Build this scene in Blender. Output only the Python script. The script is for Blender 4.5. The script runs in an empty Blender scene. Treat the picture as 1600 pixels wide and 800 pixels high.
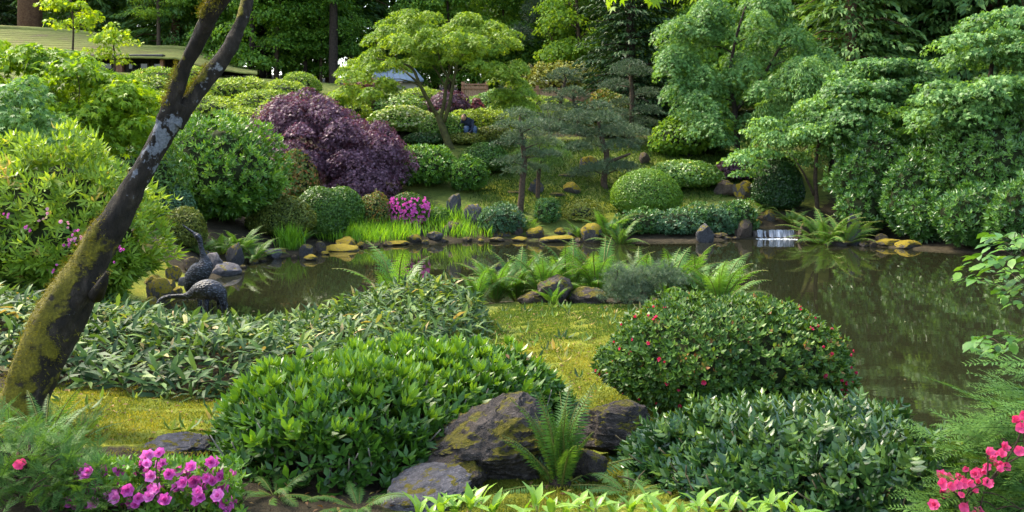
import bpy, bmesh, math, random
import numpy as np
from mathutils import Vector, Matrix, noise, Euler

# ------------------------------------------------------------------ camera, sky, sun, exposure
S = bpy.context.scene
COL = S.collection
F, HY, CZ = 1386.0, 240.0, 2.2           # focal length in photo pixels, horizon row, eye height over the water
cd = bpy.data.cameras.new('camera'); cam = bpy.data.objects.new('camera', cd); COL.objects.link(cam)
cam.location = (0, 0, CZ); cam.rotation_euler = (math.radians(90), 0, 0)
cd.sensor_width = 36; cd.lens = F / 1600 * 36; cd.shift_y = -(400 - HY) / 1600
cd.clip_start = 0.05; cd.clip_end = 600
S.camera = cam

SUN_EL, SUN_AZ = math.radians(52), math.radians(-58)     # azimuth from +Y, towards +X
W = bpy.data.worlds.new('World'); S.world = W; W.use_nodes = True
wt = W.node_tree
sky = wt.nodes.new('ShaderNodeTexSky'); sky.sky_type = 'NISHITA'; sky.sun_disc = False
sky.sun_elevation = SUN_EL; sky.sun_rotation = SUN_AZ; sky.air_density = 1.0; sky.dust_density = 2.5; sky.ozone_density = 1.0
wt.nodes['Background'].inputs[1].default_value = 0.15
wt.links.new(sky.outputs[0], wt.nodes['Background'].inputs[0])
ld = bpy.data.lights.new('sun', 'SUN'); ld.energy = 1.5; ld.angle = math.radians(11); ld.color = (1.0, 0.94, 0.82)
sun = bpy.data.objects.new('sun', ld); COL.objects.link(sun)
sdir = Vector((math.sin(SUN_AZ) * math.cos(SUN_EL), math.cos(SUN_AZ) * math.cos(SUN_EL), math.sin(SUN_EL)))
sun.rotation_euler = sdir.to_track_quat('Z', 'Y').to_euler(); sun.location = sdir * 60
S.view_settings.view_transform = 'Standard'; S.view_settings.look = 'None'
S.view_settings.exposure = 2.5; S.view_settings.gamma = 1.0
S.view_settings.use_white_balance = True; S.view_settings.white_balance_temperature = 7100; S.view_settings.white_balance_tint = 6
S.cycles.max_bounces = 6; S.cycles.diffuse_bounces = 3; S.cycles.glossy_bounces = 2
S.cycles.transmission_bounces = 4; S.cycles.transparent_max_bounces = 4
S.cycles.use_denoising = True
S.cycles.sample_clamp_indirect = 4

rng = np.random.default_rng(11); R = random.Random(5)
U = lambda a, b: R.uniform(a, b)

# ------------------------------------------------------------------ placing
def at(px, py, Y): return Vector(((px - 800) * Y / F, Y, CZ - (py - HY) * Y / F))

POND = [(-5.0,19.0),(-4.1,20.2),(-3.2,21.2),(-2.2,21.8),(-0.7,22.5),(0.9,22.5),(2.0,22.0),(4.6,22.1),(5.9,23.0),(7.2,23.0),(8.2,21.6),
        (9.4,20.3),(11,19),(13.5,17),(14.5,12),(14,8),(12,5),(8,4.8),(5,5.1),(3.6,5.6),(2.85,6.3),(2.8,7.4),(3.0,8.4),(3.2,10),(3.5,11.6),(3.2,12.9),
        (2,13.3),(0.5,13.1),(-0.7,12.7),(-1.5,11.8),(-2.4,10.7),(-3.6,10.4),(-4.5,11.0),(-5.1,12.4),(-5.3,14.2),(-5.3,16.2),(-5.5,17.6)]
PP = np.array(POND); PQ = np.roll(PP, -1, axis=0)

def pond_dist(x, y):
    """signed distance to the shoreline, positive on land"""
    p = np.stack([x, y], -1)[:, None, :]
    a, b = PP[None], PQ[None]; ab = b - a
    t = np.clip(((p - a) * ab).sum(-1) / (ab * ab).sum(-1), 0, 1)
    d = np.sqrt((((a + t[..., None] * ab) - p) ** 2).sum(-1)).min(1)
    ay, by = a[..., 1], b[..., 1]; yy = p[..., 1]
    cross = ((ay > yy) != (by > yy)) & (p[..., 0] < (b[..., 0] - a[..., 0]) * (yy - ay) / (by - ay + 1e-12) + a[..., 0])
    inside = cross.sum(1) % 2 == 1
    return np.where(inside, -d, d)

CT = [(at(*c)[0], at(*c)[1], at(*c)[2]) for c in [
    (230,690,5.3),(100,640,5.2),(600,780,4.3),(880,760,4.4),(1200,790,4.2),(1100,650,6.6),(930,640,6.2),(910,550,8.3),(850,490,10.5),
    (950,475,11.5),(700,480,11),(400,620,6.5),(300,545,8.6),(380,530,9.4),(250,525,9.6),(60,480,9),(100,450,10.5),(1440,800,3.8),(1580,770,3.7),(720,310,25),
    (560,345,23.2),(500,360,22.2),(850,330,24.5),(870,270,28),(830,300,26),(945,300,26.5),(1050,250,29),(1150,260,29),(1250,330,25),
    (1120,315,25.5),(1340,365,23.2),(1480,355,22.5),(620,290,26),(480,300,25),(700,228,29.5),(730,215,31),(600,160,36),(450,130,40),
    (250,115,44),(350,118,44),(150,200,28),(300,262,24),(340,340,20.4),(280,345,19.5),(800,160,40),(900,165,42),(1000,200,40),(1150,200,36),
    (1400,150,36),(1600,150,36),(1550,300,25),(60,300,16),(0,250,20),(100,400,13.5),(420,330,22),(-150,300,14),(-150,380,9.5),(1800,300,22),
    (360,300,22.5)]]
CT += [(0,1.5,.72),(-3,2,.85),(3,2,.8),(0,-4,.9),(-40,40,9),(40,40,8),(0,70,7.5),(-60,90,12),(60,90,12),(0,130,12),(120,0,6),(-120,0,7),
       (0,-80,2),(-25,5,3),(25,5,2.5),(20,12,2),(-9,4,1.2),(9,1,.8),(0,56,5.4),(-20,56,7),(20,56,6.4),(-150,150,14),(150,150,14)]
CT = np.array(CT, float)
_ph = lambda r: np.sqrt(r * r + 4.0)
_A = _ph(np.sqrt(((CT[:, None, :2] - CT[None, :, :2]) ** 2).sum(-1)))
_n = len(CT); _M = np.zeros((_n + 1, _n + 1)); _M[:_n, :_n] = _A - np.eye(_n) * 0.25; _M[_n, :_n] = 1; _M[:_n, _n] = 1
_w = np.linalg.solve(_M, np.append(CT[:, 2], 0))
def sstep(t): t = np.clip(t, 0, 1); return t * t * (3 - 2 * t)
def ground_np(x, y):
    x = np.asarray(x, float).ravel(); y = np.asarray(y, float).ravel()
    out = np.empty(len(x))
    for i in range(0, len(x), 20000):
        X, Y = x[i:i + 20000], y[i:i + 20000]
        r = np.sqrt((X[:, None] - CT[None, :, 0]) ** 2 + (Y[:, None] - CT[None, :, 1]) ** 2)
        land = np.maximum(_ph(r) @ _w[:_n] + _w[_n], 0.1)
        land = land + 0.03 * np.sin(X * 1.7 + 1.3 * np.sin(Y * .9)) * np.sin(Y * 1.9 + X * .4)
        d = pond_dist(X, Y)
        t = sstep(d / 1.3)
        out[i:i + 20000] = np.where(d > 0, t * land + (1 - t) * 0.05, 0.05 - 0.75 * sstep(-d / 0.8))
    return out
def ground(x, y): return float(ground_np([x], [y])[0])
def foot(px, py, y0=2.6, y1=90.0):
    """where the sight line through a photo pixel meets the ground"""
    Y = np.linspace(y0, y1, 3000)
    z = CZ - (py - HY) * Y / F
    g = ground_np((px - 800) * Y / F, Y)
    hit = np.nonzero(z <= np.maximum(g, 0.0))[0]
    return float(Y[hit[0]]) if len(hit) else 40.0

# ------------------------------------------------------------------ materials
def nodemat(name):
    m = bpy.data.materials.new(name); m.use_nodes = True
    nt = m.node_tree; nt.nodes.clear()
    out = nt.nodes.new('ShaderNodeOutputMaterial')
    return m, nt, out
def N(nt, typ, **kw):
    n = nt.nodes.new(typ)
    for k, v in kw.items():
        if k in n.inputs: n.inputs[k].default_value = v
        else: setattr(n, k, v)
    return n
def ramp(nt, fac, stops):
    r = nt.nodes.new('ShaderNodeValToRGB'); e = r.color_ramp.elements
    while len(e) < len(stops): e.new(0.5)
    for el, (p, c) in zip(e, stops): el.position = p; el.color = (*c, 1)
    nt.links.new(fac, r.inputs[0]); return r.outputs[0]
def mixc(nt, fac, a, b, mode='MIX'):
    m = nt.nodes.new('ShaderNodeMix'); m.data_type = 'RGBA'; m.blend_type = mode
    for sock, v in ((m.inputs[0], fac), (m.inputs[6], a), (m.inputs[7], b)):
        if isinstance(v, bpy.types.NodeSocket): nt.links.new(v, sock)
        else: sock.default_value = v if not isinstance(v, tuple) else (*v, 1)[:4]
    return m.outputs[2]
def math_(nt, op, a, b=None):
    m = nt.nodes.new('ShaderNodeMath'); m.operation = op
    for i, v in ((0, a), (1, b)):
        if v is None: continue
        if isinstance(v, bpy.types.NodeSocket): nt.links.new(v, m.inputs[i])
        else: m.inputs[i].default_value = v
    return m.outputs[0]
def noise_(nt, scale, detail=4, rough=.55, coord='Object', vec=None):
    n = N(nt, 'ShaderNodeTexNoise'); n.inputs['Scale'].default_value = scale; n.inputs['Detail'].default_value = detail; n.inputs['Roughness'].default_value = rough
    if vec is None: vec = N(nt, 'ShaderNodeTexCoord').outputs[coord]
    nt.links.new(vec, n.inputs['Vector']); return n.outputs['Fac']
def bump_(nt, h, strength, dist):
    b = N(nt, 'ShaderNodeBump'); b.inputs['Strength'].default_value = strength; b.inputs['Distance'].default_value = dist
    nt.links.new(h, b.inputs['Height']); return b.outputs[0]
def bsdf(nt, out, col, rough=.6, spec=.4, normal=None, metal=0):
    p = N(nt, 'ShaderNodeBsdfPrincipled')
    for sock, v in (('Base Color', col), ('Roughness', rough), ('Specular IOR Level', spec), ('Metallic', metal)):
        if isinstance(v, bpy.types.NodeSocket): nt.links.new(v, p.inputs[sock])
        else: p.inputs[sock].default_value = (*v, 1) if isinstance(v, tuple) else v
    if normal is not None: nt.links.new(normal, p.inputs['Normal'])
    if out is not None: nt.links.new(p.outputs[0], out.inputs[0])
    return p

def leafmat(name, stops, trans=.35, rough=.42, spec=.35, sat=1.0, warm=(1.5,1.35,.5)):
    """a leaf: colour from the leaf's own tint, some light passing through the blade"""
    m, nt, out = nodemat(name)
    a = N(nt, 'ShaderNodeAttribute', attribute_name='tint')
    oi = N(nt, 'ShaderNodeObjectInfo')
    t = math_(nt, 'ADD', a.outputs['Fac'], math_(nt, 'MULTIPLY', math_(nt, 'SUBTRACT', oi.outputs['Random'], .5), .12))
    c = ramp(nt, t, stops)
    p = bsdf(nt, None, c, rough, spec)
    tr = N(nt, 'ShaderNodeBsdfTranslucent')
    nt.links.new(mixc(nt, 1.0, c, tuple(warm), 'MULTIPLY'), tr.inputs[0])
    mx = N(nt, 'ShaderNodeMixShader'); mx.inputs[0].default_value = trans
    nt.links.new(p.outputs[0], mx.inputs[1]); nt.links.new(tr.outputs[0], mx.inputs[2]); nt.links.new(mx.outputs[0], out.inputs[0])
    return m
def plainmat(name, c0, c1, scale=8, rough=.7, spec=.3, bump=.4, dist=.01, metal=0):
    m, nt, out = nodemat(name)
    n = noise_(nt, scale, 6, .65)
    bsdf(nt, out, ramp(nt, n, [(.3, c0), (.7, c1)]), rough, spec, bump_(nt, n, bump, dist), metal)
    return m
def mossrock(name, base0, base1, moss0, moss1, amount=.5, scale=6):
    """stone with a coat of moss where the face looks up"""
    m, nt, out = nodemat(name)
    tc = N(nt, 'ShaderNodeTexCoord').outputs['Object']
    n1 = noise_(nt, scale, 8, .68, vec=tc); n2 = noise_(nt, scale * 4, 6, .6, vec=tc); n3 = noise_(nt, scale * 12, 4, .6, vec=tc); n4 = noise_(nt, scale * .6, 4, .6, vec=tc)
    stone = ramp(nt, n1, [(.3, base0), (.52, tuple((a + b) / 2 for a, b in zip(base0, base1))), (.72, base1)])
    stone = mixc(nt, math_(nt, 'MULTIPLY', ramp(nt, n2, [(.58, (0,0,0)), (.66, (1,1,1))]), .35), stone, tuple(min(1, b * 1.9) for b in base1))
    geo = N(nt, 'ShaderNodeNewGeometry'); sep = N(nt, 'ShaderNodeSeparateXYZ'); nt.links.new(geo.outputs['Normal'], sep.inputs[0])
    f = math_(nt, 'ADD', math_(nt, 'MULTIPLY', sep.outputs[2], .55), math_(nt, 'MULTIPLY', math_(nt, 'SUBTRACT', n4, .5), 2.4))
    f = math_(nt, 'ADD', f, amount - .55)
    f = ramp(nt, f, [(.30, (0,0,0)), (.42, (1,1,1))])
    moss = ramp(nt, n2, [(.3, moss0), (.7, moss1)])
    c = mixc(nt, f, stone, moss)
    h = math_(nt, 'ADD', math_(nt, 'ADD', n1, math_(nt, 'MULTIPLY', n2, .5)), math_(nt, 'MULTIPLY', n3, .35))
    bsdf(nt, out, c, .85, .2, bump_(nt, h, 1.0, .06))
    return m

G = {}
G['maple_lit']  = leafmat('maple_leaf_lit', [(0,(.06,.14,.010)),(.5,(.17,.30,.018)),(1,(.34,.45,.035))], .45, .5, .25)
G['maple']      = leafmat('maple_leaf', [(0,(.055,.12,.012)),(.5,(.14,.25,.025)),(1,(.28,.39,.05))], .42, .5, .25)
G['maple_blue'] = leafmat('laceleaf_green', [(0,(.03,.09,.02)),(.5,(.085,.20,.05)),(1,(.19,.34,.10))], .38, .5, .3)
G['forest']     = leafmat('forest_leaf', [(0,(.03,.085,.012)),(.5,(.075,.18,.022)),(1,(.19,.34,.045))], .5, .5, .25)
G['forest_lit'] = leafmat('forest_leaf_pale', [(0,(.06,.14,.015)),(.5,(.14,.27,.03)),(1,(.28,.42,.06))], .5, .5, .25)
G['conifer']    = leafmat('conifer_needle', [(0,(.010,.030,.010)),(.5,(.022,.06,.016)),(1,(.05,.11,.028))], .15, .55, .3)
G['hemlock']    = leafmat('hemlock_needle', [(0,(.03,.08,.025)),(.5,(.07,.155,.04)),(1,(.15,.26,.06))], .35, .5, .3)
G['pine']       = leafmat('pine_needle', [(0,(.018,.042,.020)),(.5,(.055,.10,.05)),(1,(.14,.20,.10))], .12, .5, .35)
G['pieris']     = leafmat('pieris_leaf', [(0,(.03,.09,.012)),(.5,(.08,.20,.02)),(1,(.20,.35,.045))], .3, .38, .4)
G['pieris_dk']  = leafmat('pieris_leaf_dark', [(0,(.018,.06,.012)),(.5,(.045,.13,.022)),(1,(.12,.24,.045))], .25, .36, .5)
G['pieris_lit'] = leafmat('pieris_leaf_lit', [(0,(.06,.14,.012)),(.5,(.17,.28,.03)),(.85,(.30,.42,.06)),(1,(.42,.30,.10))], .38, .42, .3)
G['rhodo']      = leafmat('rhododendron_leaf', [(0,(.07,.14,.013)),(.5,(.19,.29,.03)),(1,(.37,.45,.06))], .35, .45, .3)
G['rhodo_w']    = leafmat('rhododendron_pale', [(0,(.05,.13,.02)),(.5,(.14,.26,.04)),(.75,(.28,.38,.10)),(.92,(.68,.70,.52)),(1,(.75,.76,.62))], .3, .45, .3)
G['purple']     = leafmat('purple_maple_leaf', [(0,(.05,.022,.036)),(.5,(.125,.06,.092)),(1,(.25,.135,.185))], .25, .5, .3, warm=(1.5,.8,.8))
G['redmaple']   = leafmat('red_maple_leaf', [(0,(.06,.015,.03)),(.5,(.15,.04,.065)),(1,(.30,.10,.10))], .4, .5, .25, warm=(1.7,.8,.7))
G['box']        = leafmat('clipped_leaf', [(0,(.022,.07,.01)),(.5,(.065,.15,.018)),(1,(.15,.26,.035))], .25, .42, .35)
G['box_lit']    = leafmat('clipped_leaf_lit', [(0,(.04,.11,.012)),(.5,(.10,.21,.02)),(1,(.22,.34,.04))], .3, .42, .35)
G['olive']      = leafmat('olive_leaf', [(0,(.045,.07,.012)),(.5,(.12,.16,.025)),(1,(.23,.24,.05))], .3, .5, .25)
G['copper']     = leafmat('copper_tipped_leaf', [(0,(.04,.09,.012)),(.5,(.11,.16,.025)),(.8,(.26,.17,.04)),(1,(.34,.13,.04))], .3, .45, .3)
G['bluegreen']  = leafmat('blue_green_leaf', [(0,(.025,.07,.03)),(.5,(.06,.14,.06)),(1,(.12,.22,.11))], .25, .45, .35)
G['darkdome']   = leafmat('dark_clipped_leaf', [(0,(.010,.035,.008)),(.5,(.025,.075,.014)),(1,(.06,.13,.022))], .2, .4, .35)
G['azalea']     = leafmat('azalea_leaf', [(0,(.018,.055,.010)),(.5,(.05,.115,.016)),(.85,(.13,.22,.03)),(1,(.28,.10,.04))], .25, .45, .28)
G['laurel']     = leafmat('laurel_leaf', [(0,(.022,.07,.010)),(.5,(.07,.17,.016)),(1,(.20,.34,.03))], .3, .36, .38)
G['laurel_dk']  = leafmat('dark_laurel_leaf', [(0,(.012,.045,.012)),(.5,(.032,.088,.022)),(1,(.11,.19,.03))], .2, .30, .5)
G['sasa']       = leafmat('bamboo_leaf', [(0,(.018,.045,.016)),(.45,(.05,.105,.03)),(.75,(.12,.20,.045)),(.92,(.24,.30,.07)),(1,(.34,.26,.12))], .28, .55, .25)
G['fern']       = leafmat('fern_leaf', [(0,(.04,.12,.018)),(.5,(.09,.21,.035)),(1,(.17,.31,.07))], .38, .45, .35)
G['sword']      = leafmat('sword_fern_leaf', [(0,(.03,.09,.016)),(.5,(.075,.17,.03)),(1,(.16,.27,.06))], .28, .5, .3)
G['grass']      = leafmat('grass_blade', [(0,(.07,.18,.012)),(.5,(.14,.31,.02)),(1,(.26,.44,.04))], .42, .45, .3)
G['yew']        = leafmat('yew_needle', [(0,(.025,.07,.015)),(.5,(.07,.16,.03)),(1,(.16,.28,.05))], .28, .55, .2)
G['young']      = leafmat('young_leaf', [(0,(.10,.22,.02)),(.5,(.18,.33,.035)),(1,(.28,.42,.07))], .38, .32, .45)
G['vine']       = leafmat('vine_leaf_pale', [(0,(.14,.18,.02)),(.5,(.40,.40,.09)),(1,(.70,.64,.28))], .4, .5, .2)
G['mossblade']  = leafmat('moss_blade', [(0,(.035,.055,.010)),(.35,(.085,.12,.014)),(.7,(.185,.20,.025)),(1,(.32,.27,.05))], .35, .7, .1)
G['barkmoss']   = leafmat('bark_moss', [(0,(.05,.05,.008)),(.5,(.12,.11,.012)),(1,(.22,.18,.02))], .3, .8, .1)
G['lawnblade']  = leafmat('lawn_moss_blade', [(0,(.02,.05,.010)),(.5,(.06,.115,.015)),(1,(.15,.19,.03))], .35, .6, .15)
G['pink']       = leafmat('pink_petal', [(0,(.55,.08,.36)),(.5,(.68,.14,.48)),(1,(.80,.30,.62))], .35, .5, .2, warm=(1.2,.7,1.0))
G['hotpink']    = leafmat('rose_petal', [(0,(.60,.05,.16)),(.5,(.74,.10,.26)),(1,(.82,.25,.38))], .35, .5, .2, warm=(1.2,.6,.8))
G['red']        = leafmat('crimson_petal', [(0,(.32,.015,.05)),(.5,(.50,.03,.10)),(1,(.60,.08,.16))], .3, .5, .2, warm=(1.2,.5,.6))
G['palepink']   = leafmat('pale_pink_petal', [(0,(.60,.22,.36)),(.5,(.72,.40,.50)),(1,(.82,.62,.66))], .35, .5, .2, warm=(1.1,.8,.9))
G['white']      = leafmat('white_petal', [(0,(.6,.62,.6)),(1,(.82,.82,.84))], .3, .5, .2, warm=(1,1,1))
G['stamen']     = plainmat('stamen', (.5,.05,.2), (.7,.12,.35), 40)
G['bark']       = plainmat('brown_bark', (.03,.02,.014), (.09,.062,.042), 14, .9, .15, 1.0, .03)
G['bark_dk']    = plainmat('dark_bark', (.014,.010,.008), (.05,.036,.028), 12, .9, .15, 1.0, .03)
G['bark_red']   = plainmat('reddish_bark', (.06,.032,.02), (.16,.09,.06), 10, .9, .15, 1.0, .04)
G['bark_moss']  = plainmat('mossy_bark', (.03,.026,.014), (.10,.095,.03), 9, .9, .15, .9, .02)
G['litter']     = leafmat('dry_leaf', [(0,(.05,.025,.012)),(.5,(.13,.07,.03)),(.8,(.24,.16,.05)),(1,(.36,.30,.07))], .15, .7, .2)
G['core_fill']       = plainmat('dark_core', (.012,.016,.007), (.035,.045,.016), 20, .9, .1)  # dark colour of the solid filler inside the shrubs
G['stem']       = plainmat('stem', (.06,.05,.025), (.14,.11,.06), 30, .8, .2)
G['pale_stem']  = plainmat('pale_stem', (.14,.11,.09), (.26,.22,.18), 30, .8, .2)
G['fernstem']   = plainmat('frond_stalk', (.08,.09,.02), (.14,.14,.03), 30, .7, .2)
G['bronze']     = None
G['rock']       = mossrock('mossy_rock', (.035,.034,.038), (.12,.115,.12), (.10,.09,.01), (.27,.21,.02), .47, 5)
G['rock_gold']  = mossrock('gold_moss_rock', (.045,.04,.036), (.15,.13,.115), (.16,.12,.01), (.36,.27,.025), .78, 5)
G['rock_bare']  = mossrock('bare_rock', (.07,.064,.072), (.25,.23,.245), (.10,.09,.012), (.25,.20,.025), .22, 5)
G['rock_brown'] = mossrock('brown_rock', (.045,.032,.024), (.14,.105,.08), (.10,.085,.012), (.24,.19,.02), .42, 5)
G['rock_dark']  = mossrock('dark_rock', (.022,.018,.016), (.125,.10,.088), (.05,.05,.010), (.19,.155,.018), .52, 3)

def trunk_material():
    """old bark: black-brown, crusted with pale lichen, moss in yellow-green coats"""
    m, nt, out = nodemat('mossy_trunk_bark')
    tc = N(nt, 'ShaderNodeTexCoord').outputs['Object']
    mp = N(nt, 'ShaderNodeMapping'); mp.inputs['Scale'].default_value = (1, 1, .45); nt.links.new(tc, mp.inputs[0])
    n1 = noise_(nt, 16, 8, .7, vec=mp.outputs[0]); n2 = noise_(nt, 60, 5, .7, vec=tc); n3 = noise_(nt, 2.6, 5, .62, vec=tc); n4 = noise_(nt, 11, 5, .62, vec=tc); n5 = noise_(nt, 140, 3, .6, vec=tc)
    n6 = noise_(nt, 3.4, 3, .5, vec=mp.outputs[0])
    c = ramp(nt, n1, [(.3, (.006,.005,.004)), (.55, (.024,.018,.013)), (.75, (.065,.05,.038))])
    lich = ramp(nt, math_(nt, 'ADD', math_(nt, 'MULTIPLY', n4, .75), math_(nt, 'MULTIPLY', n6, .4)), [(.70, (0,0,0)), (.74, (1,1,1))])
    c = mixc(nt, math_(nt, 'MULTIPLY', lich, .85), c, ramp(nt, n2, [(.35, (.13,.13,.14)), (.7, (.38,.38,.40))]))
    al = N(nt, 'ShaderNodeAttribute', attribute_name='lichen')
    lp = ramp(nt, math_(nt, 'ADD', al.outputs['Fac'], math_(nt, 'ADD', math_(nt, 'MULTIPLY', math_(nt, 'SUBTRACT', n1, .5), 1.5), math_(nt, 'MULTIPLY', math_(nt, 'SUBTRACT', n4, .5), 1.8))), [(.58, (0,0,0)), (.66, (1,1,1))])
    c = mixc(nt, math_(nt, 'MULTIPLY', lp, .85), c, ramp(nt, n2, [(.3, (.07,.075,.088)), (.7, (.24,.25,.28))]))
    a = N(nt, 'ShaderNodeAttribute', attribute_name='moss')
    f = math_(nt, 'ADD', a.outputs['Fac'], math_(nt, 'MULTIPLY', math_(nt, 'SUBTRACT', n3, .5), 1.7))
    f = math_(nt, 'ADD', f, math_(nt, 'MULTIPLY', math_(nt, 'SUBTRACT', n4, .5), .8))
    f = ramp(nt, f, [(.50, (0,0,0)), (.60, (1,1,1))])
    c = mixc(nt, f, c, ramp(nt, math_(nt, 'ADD', math_(nt, 'MULTIPLY', n2, .6), math_(nt, 'MULTIPLY', n4, .4)), [(.3, (.035,.032,.006)), (.5, (.10,.085,.010)), (.68, (.22,.18,.018))]))
    h = math_(nt, 'ADD', n1, math_(nt, 'ADD', math_(nt, 'MULTIPLY', n5, .4), math_(nt, 'MULTIPLY', f, .4)))
    bsdf(nt, out, c, .85, .2, bump_(nt, h, 1.0, .02))
    return m
G['trunk'] = trunk_material()

# ------------------------------------------------------------------ building blocks
def obj(name, me, mat=None, parent=None, **props):
    if mat is not None and not len(me.materials): me.materials.append(mat)
    o = bpy.data.objects.new(name, me); COL.objects.link(o)
    if parent is not None: o.parent = parent
    for k, v in props.items(): o[k] = v
    return o
def tag(o, label, cat, group=None):
    o['label'] = label; o['category'] = cat
    if group: o['group'] = group
    return o
def thing(name, label, cat, loc=(0,0,0), rz=0.0, group=None):
    o = bpy.data.objects.new(name, None); COL.objects.link(o); o.empty_display_size = .2
    o.location = loc; o.rotation_euler = (0, 0, rz)
    return tag(o, label, cat, group)
def copy_thing(root, loc, rz=0.0, s=1.0, label=None, group=None):
    r = root.copy(); COL.objects.link(r); r.location = loc; r.rotation_euler = (0, 0, rz)
    r.scale = s if isinstance(s, tuple) else (s, s, s)
    if label: r['label'] = label
    if group: r['group'] = group
    for ch in list(root.children):
        c = ch.copy(); COL.objects.link(c); c.parent = r
        for g in ch.children:
            d = g.copy(); COL.objects.link(d); d.parent = c
    return r
def mesh_np(name, V, loops, sizes, tint=None, smooth=False, attr='tint'):
    me = bpy.data.meshes.new(name)
    V = np.asarray(V, np.float32); loops = np.asarray(loops, np.int32); sizes = np.asarray(sizes, np.int32)
    me.vertices.add(len(V)); me.vertices.foreach_set('co', V.ravel())
    me.loops.add(len(loops)); me.loops.foreach_set('vertex_index', loops)
    me.polygons.add(len(sizes)); me.polygons.foreach_set('loop_start', np.concatenate([[0], np.cumsum(sizes)[:-1]]).astype(np.int32))
    if smooth: me.polygons.foreach_set('use_smooth', np.ones(len(sizes), bool))
    me.update(calc_edges=True)
    if tint is not None:
        a = me.attributes.new(attr, 'FLOAT', 'POINT'); a.data.foreach_set('value', np.asarray(tint, np.float32))
    return me
class T:
    """a small template shape: leaf, whorl, tuft; x is its long axis, z its upper side"""
    def __init__(s, V, Fc, tint=None):
        s.V = np.array(V, float); s.F = [tuple(f) for f in Fc]; s.t = np.zeros(len(V)) if tint is None else np.array(tint, float)
def leaf4(asp=.5, fold=.12, droop=.1): return T([(0,0,0),(.45,.5*asp,fold),(1,0,-droop),(.45,-.5*asp,fold)], [(0,3,2,1)])
def leaf3(asp=.3): return T([(0,-.5*asp,0),(0,.5*asp,0),(1,0,0)], [(0,1,2)])
def leaf7(asp=.4, fold=.08, droop=.15):
    V = [(0,0,0),(.5,0,0),(1,0,-droop),(.22,.38*asp,fold*.8),(.62,.46*asp,fold*.6-droop*.2),(.22,-.38*asp,fold*.8),(.62,-.46*asp,fold*.6-droop*.2)]
    return T(V, [(0,1,4,3),(1,2,4),(0,5,6,1),(1,6,2)])
def star(lobes=5, droop=.12):
    """a lobed maple leaf"""
    V = [(0,0,0)]
    tips = [(-100,.6),(-50,.85),(0,1.0),(50,.85),(100,.6)]
    for i, (a, r) in enumerate(tips):
        a0 = math.radians(a)
        V.append((.15 + r*.85*math.cos(a0), r*.8*math.sin(a0), -droop*r))
        if i < 4:
            b = math.radians(a + 25); V.append((.15 + .32*math.cos(b), .32*math.sin(b), .04))
    n = len(V)
    return T(V, [(0, i, i + 1) for i in range(1, n - 1)])
def xf(t, M, dt=0.0, s=1.0):
    V = (t.V * s) @ np.array(M.to_3x3()).T + np.array(M.translation); return T(V, t.F, t.t + dt)
def join(ts):
    V, Fc, tt, b = [], [], [], 0
    for t in ts:
        V.append(t.V); Fc += [tuple(i + b for i in f) for f in t.F]; tt.append(t.t); b += len(t.V)
    return T(np.concatenate(V), Fc, np.concatenate(tt))
def whorl(lf, k=6, tilt=55, jit=12, L=1.0, inner=.12, seed=0, two=False):
    r = random.Random(seed); out = []
    for i in range(k):
        roll = Matrix.Rotation(math.tau * i / k + r.uniform(-.25, .25), 4, 'X')
        lift = Matrix.Rotation(math.radians(-(tilt + r.uniform(-jit, jit))), 4, 'Y')
        off = Matrix.Translation((r.uniform(-.12, .05), 0, 0))
        out.append(xf(lf, off @ roll @ lift, r.uniform(-.12, .12), L * r.uniform(.8, 1.1)))
    if two:
        for i in range(3):
            roll = Matrix.Rotation(math.tau * i / 3 + .4, 4, 'X'); lift = Matrix.Rotation(math.radians(-22), 4, 'Y')
            out.append(xf(lf, Matrix.Translation((.12, 0, 0)) @ roll @ lift, .28, L * .6))
    return join(out)
def tuft(k=8, w=.05, spread=50, seed=1):
    r = random.Random(seed); out = []
    for i in range(k):
        out.append(xf(leaf3(w), Matrix.Rotation(r.uniform(0, 6.28), 4, 'X') @ Matrix.Rotation(-math.radians(r.uniform(8, spread)), 4, 'Y'), r.uniform(-.1, .1), r.uniform(.7, 1)))
    return join(out)
def unit(v): return v / (np.linalg.norm(v, axis=-1, keepdims=True) + 1e-9)
def scatter(t, P, D, Nn, Sz, tint):
    """lay template t at points P, long axis D, upper side towards Nn"""
    X = unit(D); Z = unit(Nn - (Nn * X).sum(-1, keepdims=True) * X); Yv = np.cross(Z, X)
    Sz = np.broadcast_to(np.asarray(Sz, float), (len(P),))
    V = (t.V[None, :, 0:1] * X[:, None] + t.V[None, :, 1:2] * Yv[:, None] + t.V[None, :, 2:3] * Z[:, None]) * Sz[:, None, None] + P[:, None]
    nv = len(t.V); fl = np.array([i for f in t.F for i in f]); fs = np.array([len(f) for f in t.F])
    loops = (np.arange(len(P))[:, None] * nv + fl[None]).ravel(); sizes = np.tile(fs, len(P))
    tt = np.clip(np.asarray(tint)[:, None] + t.t[None], 0, 1).ravel()
    return V.reshape(-1, 3), loops, sizes, tt
def cat(parts):
    V, L, Sx, Tt, b = [], [], [], [], 0
    for v, l, s, t in parts:
        V.append(v); L.append(l + b); Sx.append(s); Tt.append(t); b += len(v)
    return np.concatenate(V), np.concatenate(L), np.concatenate(Sx), np.concatenate(Tt)
def leaves_obj(name, parts, mat, parent, **props):
    if isinstance(parts, list): parts = cat(parts)
    V, L, Sx, Tt = parts
    return obj(name, mesh_np(name, V, L, Sx, Tt), mat, parent, kind='stuff', **props)
def rnd(n, k=3): return rng.normal(size=(n, k))
def waves(P, f, seed, k=5):
    r = np.random.default_rng(seed); out = np.zeros(len(P))
    for i in range(k):
        kv = r.normal(size=3) * f * (1 + .5 * i); out += np.sin(P @ kv + r.uniform(0, 6.28)) / (1 + .5 * i)
    return out / 2.2
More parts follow.
